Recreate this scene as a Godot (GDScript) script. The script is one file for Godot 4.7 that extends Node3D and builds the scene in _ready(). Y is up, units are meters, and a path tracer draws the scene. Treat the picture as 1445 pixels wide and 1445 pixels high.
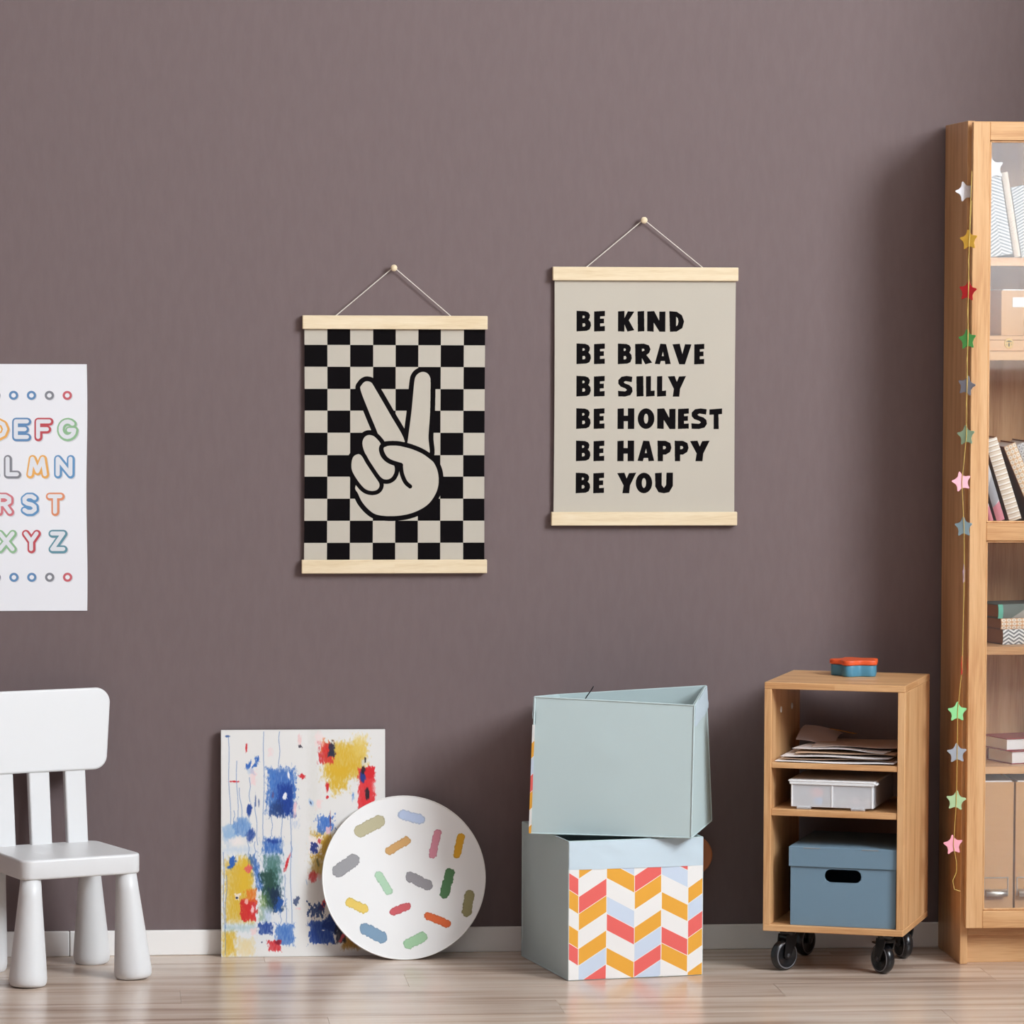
extends Node3D
# A children's room: plum wall, hanging prints, painted boards, fabric boxes, a cart on casters and a glazed bookcase.

var used := {}
var M := {}
var warp = null
var rng := RandomNumberGenerator.new()
var sheet_group := 2

func _ready() -> void:
	rng.seed = 11
	setup_view_and_light()
	setup_materials()
	build_room()
	build_bookcase()
	build_bookcase_contents()
	build_cart()
	build_cart_contents()
	build_storage_boxes()
	build_chair()
	build_wall_prints()
	build_painting()
	build_round_board()
	build_garland()


# ------------------------------------------------------------------ camera, sky, lights
func setup_view_and_light() -> void:
	var cam := Camera3D.new()
	cam.name = "camera"
	var yaw := 0.09611
	var pitch := 0.05030
	var roll := 0.0041
	var fw := Vector3(sin(yaw) * cos(pitch), -sin(pitch), -cos(yaw) * cos(pitch))
	var r := Vector3(cos(yaw), 0, sin(yaw))
	var u := r.cross(fw)
	var r2 := r * cos(roll) + u * sin(roll)
	var u2 := u * cos(roll) - r * sin(roll)
	cam.transform = Transform3D(Basis(r2, u2, -fw), Vector3(0, 1.5804, 9.9944))
	cam.fov = rad_to_deg(2.0 * atan(722.5 / 5832.3))
	cam.near = 0.1
	cam.far = 60.0
	add_child(cam)
	cam.current = true

	var we := WorldEnvironment.new()
	we.name = "environment"
	var env := Environment.new()
	var sky := Sky.new()
	var sm := ProceduralSkyMaterial.new()
	sm.sky_top_color = Color(0.80, 0.86, 0.94)
	sm.sky_horizon_color = Color(0.95, 0.96, 0.97)
	sm.ground_horizon_color = Color(0.82, 0.82, 0.80)
	sm.ground_bottom_color = Color(0.45, 0.45, 0.43)
	sm.energy_multiplier = 5.5
	sky.sky_material = sm
	env.background_mode = Environment.BG_SKY
	env.sky = sky
	env.ambient_light_source = Environment.AMBIENT_SOURCE_SKY
	env.tonemap_mode = Environment.TONE_MAPPER_LINEAR
	env.tonemap_exposure = 1.0
	env.sdfgi_enabled = true
	env.ssao_enabled = true
	env.ssil_enabled = true
	we.environment = env
	add_child(we)

	# daylight entering the tall windows of the right wall
	daylight("daylight_right", Vector3(5.16, 4.0, 5.1), PI / 2, Vector2(3.2, 2.5), 77.0, Color(0.955, 0.98, 1.0))

func daylight(called: String, at: Vector3, turn: float, size: Vector2, energy: float, col: Color) -> void:
	var l := AreaLight3D.new()
	l.name = called
	l.position = at
	l.rotation.y = turn
	l.area_size = size
	l.light_energy = energy
	l.light_color = col
	l.area_range = 20.0
	l.area_attenuation = 2.0
	l.shadow_enabled = true
	add_child(l)


# ------------------------------------------------------------------ naming helpers
func numbered(n: String) -> String:
	if not used.has(n):
		used[n] = 0
		return n
	used[n] += 1
	return "%s_%03d" % [n, used[n]]

func tag(o: Node, label: String, category: String, group := "") -> Node:
	o.set_meta("label", label)
	o.set_meta("category", category)
	if group:
		o.set_meta("group", group)
	return o

func thing(called: String, label: String, category: String, at := Vector3.ZERO, turn := 0.0, group := "") -> Node3D:
	var o := Node3D.new()
	o.name = numbered(called)
	add_child(o)
	o.position = at
	o.rotation.y = turn
	tag(o, label, category, group)
	return o

func obj(called: String, st: SurfaceTool, m: Material, parent: Node = null) -> MeshInstance3D:
	var o := MeshInstance3D.new()
	st.generate_normals()
	o.mesh = st.commit()
	o.material_override = m
	o.cast_shadow = GeometryInstance3D.SHADOW_CASTING_SETTING_ON
	if parent == null:
		o.name = numbered(called)
		add_child(o)
	else:
		o.name = called
		parent.add_child(o, true)
	return o

func struct(called: String, st: SurfaceTool, m: Material) -> MeshInstance3D:
	var o := obj(called, st, m)
	o.set_meta("kind", "structure")
	return o

func struct_node(called: String, label := "") -> Node3D:
	var o := Node3D.new()
	o.name = numbered(called)
	add_child(o)
	o.set_meta("kind", "structure")
	if label:
		o.set_meta("label", label)
	return o


# ------------------------------------------------------------------ mesh helpers
func mb() -> SurfaceTool:
	var st := SurfaceTool.new()
	st.begin(Mesh.PRIMITIVE_TRIANGLES)
	return st

func vtx(st: SurfaceTool, p: Vector3, uv := Vector2.ZERO) -> void:
	st.set_uv(uv)
	st.add_vertex(warp.call(p) if warp != null else p)

func tri(st: SurfaceTool, a: Vector3, b: Vector3, c: Vector3, out: Vector3, ua := Vector2.ZERO, ub := Vector2.ZERO, uc := Vector2.ZERO) -> void:
	if (b - a).cross(c - a).dot(out) > 0.0:
		vtx(st, a, ua); vtx(st, c, uc); vtx(st, b, ub)
	else:
		vtx(st, a, ua); vtx(st, b, ub); vtx(st, c, uc)

func quad(st: SurfaceTool, a: Vector3, b: Vector3, c: Vector3, d: Vector3, out: Vector3, ua := Vector2.ZERO, ub := Vector2.ZERO, uc := Vector2.ZERO, ud := Vector2.ZERO) -> void:
	tri(st, a, b, c, out, ua, ub, uc)
	tri(st, a, c, d, out, ua, uc, ud)

func bx(st: SurfaceTool, c: Vector3, s: Vector3, b := 0.002, xf := Transform3D.IDENTITY) -> void:
	st.set_smooth_group(-1)
	var h := s * 0.5
	b = minf(b, minf(h.x, minf(h.y, h.z)) * 0.9)
	var P := func(sg: Array, axis: int) -> Vector3:
		var v := Vector3.ZERO
		for k in 3:
			v[k] = sg[k] * (h[k] if k == axis else h[k] - b)
		return xf * (c + v)
	for a in 3:
		var i: int = (a + 1) % 3
		var j: int = (a + 2) % 3
		for sa in [-1, 1]:
			var q := []
			for e in [[-1, -1], [1, -1], [1, 1], [-1, 1]]:
				var sg := [0, 0, 0]
				sg[a] = sa; sg[i] = e[0]; sg[j] = e[1]
				q.append(P.call(sg, a))
			var out := Vector3.ZERO
			out[a] = sa
			quad(st, q[0], q[1], q[2], q[3], xf.basis * out)
		if b <= 0.0:
			continue
		for sa in [-1, 1]:
			for si in [-1, 1]:
				var g0 := [0, 0, 0]
				g0[a] = sa; g0[i] = si; g0[j] = -1
				var g1 := g0.duplicate()
				g1[j] = 1
				var out := Vector3.ZERO
				out[a] = sa; out[i] = si
				quad(st, P.call(g0, a), P.call(g1, a), P.call(g1, i), P.call(g0, i), xf.basis * out)
	if b > 0.0:
		for sx in [-1, 1]:
			for sy in [-1, 1]:
				for sz in [-1, 1]:
					var g := [sx, sy, sz]
					tri(st, P.call(g, 0), P.call(g, 1), P.call(g, 2), xf.basis * Vector3(sx, sy, sz))

# a box given by its lowest and highest corner
func span(st: SurfaceTool, a: Vector3, b: Vector3, bevel := 0.002, xf := Transform3D.IDENTITY) -> void:
	bx(st, (a + b) * 0.5, (b - a).abs(), bevel, xf)

func lathe(st: SurfaceTool, profile: Array, n := 32, xf := Transform3D.IDENTITY) -> void:
	st.set_smooth_group(0)
	for k in profile.size() - 1:
		var p: Vector2 = profile[k]
		var q: Vector2 = profile[k + 1]
		var nrm := Vector2(q.y - p.y, -(q.x - p.x))
		for i in n:
			var a0 := TAU * i / n
			var a1 := TAU * (i + 1) / n
			var am := (a0 + a1) * 0.5
			var d0 := Vector3(cos(a0), 0, sin(a0))
			var d1 := Vector3(cos(a1), 0, sin(a1))
			var out := xf.basis * (Vector3(cos(am), 0, sin(am)) * nrm.x + Vector3(0, nrm.y, 0))
			var A := xf * (d0 * p.x + Vector3(0, p.y, 0))
			var B := xf * (d1 * p.x + Vector3(0, p.y, 0))
			var C := xf * (d1 * q.x + Vector3(0, q.y, 0))
			var D := xf * (d0 * q.x + Vector3(0, q.y, 0))
			if p.x < 1e-6:
				tri(st, A, C, D, out)
			elif q.x < 1e-6:
				tri(st, A, B, C, out)
			else:
				quad(st, A, B, C, D, out)

func tube(st: SurfaceTool, pts: Array, r: float, n := 8) -> void:
	st.set_smooth_group(0)
	var rings := []
	var up := Vector3(0.13, 0.2, 0.97).normalized()
	for i in pts.size():
		var t: Vector3 = (pts[mini(i + 1, pts.size() - 1)] - pts[maxi(i - 1, 0)]).normalized()
		var s := t.cross(up).normalized()
		var w := s.cross(t)
		var ring := []
		for k in n:
			var a := TAU * k / n
			ring.append(pts[i] + (s * cos(a) + w * sin(a)) * r)
		rings.append(ring)
	for i in pts.size() - 1:
		for k in n:
			var l := (k + 1) % n
			var out: Vector3 = (rings[i][k] + rings[i][l]) * 0.5 - pts[i]
			quad(st, rings[i][k], rings[i][l], rings[i + 1][l], rings[i + 1][k], out)
	st.set_smooth_group(-1)
	for e in [0, pts.size() - 1]:
		var out: Vector3 = pts[0] - pts[1] if e == 0 else pts[e] - pts[e - 1]
		for k in n:
			tri(st, pts[e], rings[e][k], rings[e][(k + 1) % n], out)

func rounded_rect(w0: float, w1: float, h: float, r: float, n := 6) -> PackedVector2Array:
	# half width w0 at the bottom (y = 0), w1 at the top (y = h)
	var p := PackedVector2Array()
	for c in [[w0 - r, r, -PI / 2], [w1 - r, h - r, 0.0], [-w1 + r, h - r, PI / 2], [-w0 + r, r, PI]]:
		for i in n + 1:
			var a: float = c[2] + PI / 2 * i / n
			p.append(Vector2(c[0] + cos(a) * r, c[1] + sin(a) * r))
	return p

func inset(poly: PackedVector2Array, d: float) -> PackedVector2Array:
	var out := PackedVector2Array()
	var n := poly.size()
	var sgn := -1.0 if Geometry2D.is_polygon_clockwise(poly) else 1.0
	for i in n:
		var a := (poly[i] - poly[(i + n - 1) % n]).normalized()
		var b := (poly[(i + 1) % n] - poly[i]).normalized()
		var nn := (Vector2(-a.y, a.x) + Vector2(-b.y, b.x)).normalized()
		out.append(poly[i] + nn * d * sgn)
	return out

# a polygon in the xy plane, extruded along z from -t/2 to t/2 with rounded edges
func extrude(st: SurfaceTool, poly: PackedVector2Array, t: float, bevel := 0.001, steps := 2, xf := Transform3D.IDENTITY) -> void:
	var rings := []
	var n := poly.size()
	for k in steps + 1:
		var a := PI / 2 * k / steps
		rings.append([inset(poly, bevel * (1.0 - sin(a))), -t / 2 + bevel * (1.0 - cos(a))])
	for k in steps + 1:
		var a := PI / 2 * (steps - k) / steps
		rings.append([inset(poly, bevel * (1.0 - sin(a))), t / 2 - bevel * (1.0 - cos(a))])
	st.set_smooth_group(0)
	var sgn := 1.0 if not Geometry2D.is_polygon_clockwise(poly) else -1.0
	for k in rings.size() - 1:
		var A: PackedVector2Array = rings[k][0]
		var B: PackedVector2Array = rings[k + 1][0]
		for i in n:
			var j := (i + 1) % n
			var e := (poly[j] - poly[i])
			var zdir: float = -1.0 if k < steps else (1.0 if k > steps else 0.0)
			var out := xf.basis * (Vector3(e.y, -e.x, 0).normalized() * sgn + Vector3(0, 0, zdir))
			quad(st, xf * Vector3(A[i].x, A[i].y, rings[k][1]), xf * Vector3(A[j].x, A[j].y, rings[k][1]), xf * Vector3(B[j].x, B[j].y, rings[k + 1][1]), xf * Vector3(B[i].x, B[i].y, rings[k + 1][1]), out)
	st.set_smooth_group(-1)
	for e in [0, rings.size() - 1]:
		var P: PackedVector2Array = rings[e][0]
		var idx := Geometry2D.triangulate_polygon(P)
		var z: float = rings[e][1]
		for k in range(0, idx.size(), 3):
			tri(st, xf * Vector3(P[idx[k]].x, P[idx[k]].y, z), xf * Vector3(P[idx[k + 1]].x, P[idx[k + 1]].y, z), xf * Vector3(P[idx[k + 2]].x, P[idx[k + 2]].y, z), xf.basis * Vector3(0, 0, signf(z)))

# a thin sheet over fn(u, v) -> Vector3, with thickness t along out
func sheet(st: SurfaceTool, nu: int, nv: int, fn: Callable, out: Vector3, t: float) -> void:
	sheet_group += 2
	var o := out.normalized() * t
	for i in nu:
		for j in nv:
			var c := [Vector2(float(i) / nu, float(j) / nv), Vector2(float(i + 1) / nu, float(j) / nv), Vector2(float(i + 1) / nu, float(j + 1) / nv), Vector2(float(i) / nu, float(j + 1) / nv)]
			var p := []
			for q in c:
				p.append(fn.call(q.x, q.y))
			st.set_smooth_group(sheet_group)
			quad(st, p[0], p[1], p[2], p[3], out, c[0], c[1], c[2], c[3])
			st.set_smooth_group(sheet_group + 1)
			quad(st, p[0] - o, p[1] - o, p[2] - o, p[3] - o, -out, c[0], c[1], c[2], c[3])
	st.set_smooth_group(-1)
	for k in nu:
		for v in [0.0, 1.0]:
			var a: Vector3 = fn.call(float(k) / nu, v)
			var b: Vector3 = fn.call(float(k + 1) / nu, v)
			var mid: Vector3 = fn.call((k + 0.5) / nu, 0.5)
			var uv := Vector2((k + 0.5) / nu, v)
			quad(st, a, b, b - o, a - o, a - mid, uv, uv, uv, uv)
	for k in nv:
		for u in [0.0, 1.0]:
			var a: Vector3 = fn.call(u, float(k) / nv)
			var b: Vector3 = fn.call(u, float(k + 1) / nv)
			var mid: Vector3 = fn.call(0.5, (k + 0.5) / nv)
			var uv := Vector2(u, (k + 0.5) / nv)
			quad(st, a, b, b - o, a - o, a - mid, uv, uv, uv, uv)

func at(p: Vector3, yaw := 0.0, pitch := 0.0, roll := 0.0) -> Transform3D:
	return Transform3D(Basis.from_euler(Vector3(pitch, yaw, roll)), p)


# ------------------------------------------------------------------ picture helpers
func fill_poly(im: Image, polys: Array, col: Color) -> void:
	var y0 := 1e9
	var y1 := -1e9
	for p in polys:
		for v in p:
			y0 = minf(y0, v.y); y1 = maxf(y1, v.y)
	for y in range(maxi(0, int(floor(y0))), mini(im.get_height() - 1, int(ceil(y1))) + 1):
		var yc := y + 0.5
		var xs := []
		for p in polys:
			var n: int = p.size()
			for i in n:
				var a: Vector2 = p[i]
				var b: Vector2 = p[(i + 1) % n]
				if (a.y <= yc) != (b.y <= yc):
					xs.append(a.x + (yc - a.y) / (b.y - a.y) * (b.x - a.x))
		xs.sort()
		for k in range(0, xs.size() - 1, 2):
			var xa := maxi(0, int(round(xs[k])))
			var xb := mini(im.get_width(), int(round(xs[k + 1])))
			if xb > xa:
				im.fill_rect(Rect2i(xa, y, xb - xa, 1), col)

func stroke(im: Image, pts: Array, w: float, col: Color, closed := false) -> void:
	var n := pts.size()
	for i in n:
		var circle := []
		for k in 20:
			circle.append(pts[i] + Vector2.from_angle(TAU * k / 20) * w / 2)
		fill_poly(im, [circle], col)
		if i == n - 1 and not closed:
			break
		var a: Vector2 = pts[i]
		var b: Vector2 = pts[(i + 1) % n]
		var s := (b - a).orthogonal().normalized() * w / 2
		fill_poly(im, [[a + s, b + s, b - s, a - s]], col)

func smooth(pts: Array, closed := true, n := 6) -> Array:
	var out := []
	var c := pts.size()
	for i in (c if closed else c - 1):
		var p0: Vector2 = pts[(i + c - 1) % c] if closed or i > 0 else pts[0]
		var p1: Vector2 = pts[i]
		var p2: Vector2 = pts[(i + 1) % c]
		var p3: Vector2 = pts[(i + 2) % c] if closed or i + 2 < c else pts[c - 1]
		for k in n:
			out.append(p1.cubic_interpolate(p2, p0, p3, float(k) / n))
	if not closed:
		out.append(pts[c - 1])
	return out

func pv(flat: Array, s := 1.0, o := Vector2.ZERO) -> Array:
	var out := []
	for k in range(0, flat.size(), 2):
		out.append((Vector2(flat[k], flat[k + 1]) - o) * s)
	return out

func arc(cx: float, cy: float, rx: float, ry: float, a0: float, a1: float, n := 12) -> Array:
	var out := []
	for i in n + 1:
		var a := deg_to_rad(lerpf(a0, a1, float(i) / n))
		out.append(cx + cos(a) * rx)
		out.append(cy + sin(a) * ry)
	return out

# one dab of paint: a turned rectangle or ellipse with ragged edges and streaks
func dab(im: Image, nz: FastNoiseLite, c: Vector2, half: Vector2, ang: float, col: Color, op := 1.0, rag := 8.0, soft := 3.0, streak := 0.0, round_ := false, corner := 0.0) -> void:
	var R := half.length() + rag + soft
	var ca := cos(ang)
	var sa := sin(ang)
	for y in range(maxi(0, int(c.y - R)), mini(im.get_height(), int(c.y + R))):
		for x in range(maxi(0, int(c.x - R)), mini(im.get_width(), int(c.x + R))):
			var dx := x - c.x
			var dy := y - c.y
			var lx := dx * ca + dy * sa
			var ly := dy * ca - dx * sa
			var d: float
			if round_:
				d = (1.0 - sqrt(lx * lx / (half.x * half.x) + ly * ly / (half.y * half.y))) * minf(half.x, half.y)
			else:
				var rr := corner * minf(half.x, half.y)
				d = rr - Vector2(maxf(absf(lx) - half.x + rr, 0.0), maxf(absf(ly) - half.y + rr, 0.0)).length() if rr > 0.0 else minf(half.x - absf(lx), half.y - absf(ly))
				if rr > 0.0:
					d = minf(d, minf(half.x - absf(lx), half.y - absf(ly)))
			if d < -rag:
				continue
			d += rag * (nz.get_noise_2d(x * 1.1, y * 0.5) + 0.28 * nz.get_noise_2d(x * 3.0 + 70.0, y * 1.0))
			if d <= 0.0:
				continue
			var a := op * clampf(d / soft, 0.0, 1.0)
			if streak > 0.0:
				a *= clampf(1.0 - streak * (0.45 + 1.1 * nz.get_noise_2d(lx * 5.0 + 300.0, ly * 0.35)), 0.0, 1.0)
			if a > 0.004:
				im.set_pixel(x, y, im.get_pixel(x, y).lerp(col, a))

func tex(im: Image) -> ImageTexture:
	im.generate_mipmaps()
	return ImageTexture.create_from_image(im)

func blank(w: int, h: int, c: Color) -> Image:
	var im := Image.create(w, h, false, Image.FORMAT_RGB8)
	im.fill(c)
	return im

func rgb(r: float, g: float, b: float) -> Color:
	return Color(r / 255.0, g / 255.0, b / 255.0)

func noise(seed_: int, freq: float, octaves := 3) -> FastNoiseLite:
	var n := FastNoiseLite.new()
	n.seed = seed_
	n.noise_type = FastNoiseLite.TYPE_SIMPLEX_SMOOTH
	n.frequency = freq
	n.fractal_octaves = octaves
	return n

# wood: long streaks along u (or v), fine pores and a few darker growth bands; wraps round at the edges
func wood_image(base: Color, dark: Color, light: Color, along_v: bool, seed_: int, band: float, knots := 0, fine := 0.42) -> Image:
	var S := 512
	var im := Image.create(S, S, false, Image.FORMAT_RGB8)
	var n1 := noise(seed_, 0.012, 3)
	var n2 := noise(seed_ + 1, 0.05, 2)
	var kn := []
	var r := RandomNumberGenerator.new()
	r.seed = seed_
	for k in knots:
		kn.append(Vector3(r.randf_range(40, 470), r.randf_range(30, 480), r.randf_range(12, 30)))
	for v in S:
		for u in S:
			var fade := clampf((float(u) - (S - 64)) / 64.0, 0.0, 1.0)
			var fv := clampf((float(v) - (S - 48)) / 48.0, 0.0, 1.0)
			var a := n1.get_noise_2d(u * 0.22, v * 2.6) * (1.0 - fade) + n1.get_noise_2d((u - S) * 0.22, v * 2.6) * fade
			a = a * (1.0 - fv) + n1.get_noise_2d(u * 0.22, (v - S) * 2.6) * fv
			var b := n2.get_noise_2d(u * 0.35, v * 8.0) * (1.0 - fade) + n2.get_noise_2d((u - S) * 0.35, v * 8.0) * fade
			var t := a * band + b * fine
			for q in kn:
				var dx: float = (u - q.x) / (q.z * 3.2)
				var dy: float = (v - q.y) / (q.z * 0.36)
				t -= 1.1 * exp(-(dx * dx + dy * dy))
			var c := base.lerp(light, clampf(t, 0.0, 1.0)) if t > 0.0 else base.lerp(dark, clampf(-t, 0.0, 1.0))
			if along_v:
				im.set_pixel(v, u, c)
			else:
				im.set_pixel(u, v, c)
	return im


# ------------------------------------------------------------------ materials
func mat(c: Color, rough := 0.6, spec := 0.5) -> StandardMaterial3D:
	var m := StandardMaterial3D.new()
	m.albedo_color = c
	m.roughness = rough
	m.metallic_specular = spec
	return m

func printed(t: Texture2D, rough := 0.75, spec := 0.3) -> StandardMaterial3D:
	var m := mat(Color.WHITE, rough, spec)
	m.albedo_texture = t
	m.texture_repeat = false
	return m

func tiled(t: Texture2D, scale: Vector3, rough := 0.5, spec := 0.5, offset := Vector3.ZERO, world := false) -> StandardMaterial3D:
	var m := mat(Color.WHITE, rough, spec)
	m.albedo_texture = t
	m.uv1_triplanar = true
	m.uv1_world_triplanar = world
	m.uv1_triplanar_sharpness = 8.0
	m.uv1_scale = scale
	m.uv1_offset = offset
	return m

func relief(m: StandardMaterial3D, t: Texture2D, depth: float) -> StandardMaterial3D:
	m.heightmap_enabled = true
	m.heightmap_texture = t
	m.heightmap_scale = depth
	return m

func setup_materials() -> void:
	var oak_v := tex(wood_image(rgb(212, 165, 116), rgb(176, 120, 72), rgb(228, 186, 140), true, 3, 0.75))
	var oak_h := tex(wood_image(rgb(212, 165, 116), rgb(176, 120, 72), rgb(228, 186, 140), false, 5, 0.75))
	M.oak_v = tiled(oak_v, Vector3(1.5, 1.1, 1.5), 0.42)
	M.oak_h = tiled(oak_h, Vector3(1.1, 1.5, 1.5), 0.42)
	M.oak_v2 = tiled(oak_v, Vector3(1.5, 1.1, 1.5), 0.42, 0.5, Vector3(0.37, 0.21, 0.63))
	var pine := tex(wood_image(rgb(228, 209, 176), rgb(208, 182, 142), rgb(238, 224, 198), false, 9, 0.6))
	M.pine = tiled(pine, Vector3(2.2, 3.0, 3.0), 0.6, 0.4)
	M.pine2 = tiled(pine, Vector3(2.2, 3.0, 3.0), 0.6, 0.4, Vector3(0.4, 0.3, 0.1))
	var fl := [
		tex(wood_image(rgb(204, 184, 168), rgb(150, 124, 106), rgb(222, 206, 192), false, 21, 1.0, 3, 0.14)),
		tex(wood_image(rgb(208, 188, 171), rgb(154, 128, 109), rgb(226, 210, 196), false, 22, 0.9, 2, 0.14)),
		tex(wood_image(rgb(199, 179, 163), rgb(144, 118, 102), rgb(218, 201, 186), false, 23, 1.05, 4, 0.14))]
	M.floor = []
	for k in 6:
		var m := tiled(fl[k % 3], Vector3(0.65, 1.0, 0.85), 0.25, 0.5, Vector3(0.17 * k, 0.0, 0.31 * k))
		M.floor.append(m)
	# painted plaster: faint roller texture and very slight mottling of the paint
	var wn := noise(40, 0.03, 4)
	var wim := Image.create(512, 512, false, Image.FORMAT_RGB8)
	var src: Image = wn.get_seamless_image(512, 512)
	for y in 512:
		for x in 512:
			var v: float = src.get_pixel(x, y).r - 0.5
			wim.set_pixel(x, y, Color(0.452 + v * 0.016, 0.394 + v * 0.016, 0.394 + v * 0.016))
	var bn := noise(41, 0.09, 4)
	M.wall = relief(tiled(tex(wim), Vector3(2.6, 0.7, 2.6), 0.72, 0.35, Vector3.ZERO, true), tex(bn.get_seamless_image(512, 512)), 0.007)
	M.ceiling = mat(rgb(236, 234, 230), 0.85, 0.3)
	M.skirting = mat(rgb(241, 239, 236), 0.42)
	M.window_frame = mat(rgb(236, 236, 234), 0.4)
	M.glass = mat(Color(1, 1, 1, 0.01), 0.02)
	M.glass.transparency = BaseMaterial3D.TRANSPARENCY_ALPHA
	M.white_plastic = mat(rgb(214, 214, 214), 0.38)
	# woven fabric of the boxes
	var wv := Image.create(64, 64, false, Image.FORMAT_RGB8)
	for y in 64:
		for x in 64:
			var g := 0.5 + 0.25 * sin(TAU * x / 4.0) * sin(TAU * y / 4.0)
			wv.set_pixel(x, y, Color(g, g, g))
	M.weave = tex(wv)
	M.fabric = relief(mat(rgb(188, 205, 206), 0.85, 0.25), M.weave, 0.02)
	M.fabric.uv1_triplanar = true
	M.fabric.uv1_scale = Vector3(30, 30, 30)
	M.fabric_cuff = relief(mat(rgb(194, 209, 218), 0.85, 0.25), M.weave, 0.02)
	M.fabric_cuff.uv1_triplanar = true
	M.fabric_cuff.uv1_scale = Vector3(30, 30, 30)
	M.black_plastic = mat(rgb(22, 22, 24), 0.32)
	M.black_rubber = mat(rgb(30, 30, 32), 0.25)
	M.grey_hub = mat(rgb(52, 52, 56), 0.3)
	M.highlight_grey = mat(rgb(104, 104, 108), 0.35)  # lighter grey for the highlight drawn on the tyres
	M.steel = mat(rgb(205, 200, 190), 0.28)
	M.steel.metallic = 1.0
	M.brass = mat(rgb(218, 180, 104), 0.35)
	M.brass.metallic = 0.5
	M.cord = mat(rgb(226, 220, 210), 0.8)
	M.kraft = mat(rgb(202, 158, 112), 0.75, 0.3)
	M.kraft_dark = mat(rgb(148, 122, 96), 0.75, 0.3)
	M.white_paper = mat(rgb(236, 235, 233), 0.7, 0.3)
	M.dark = mat(rgb(38, 30, 26), 0.8)


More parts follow.
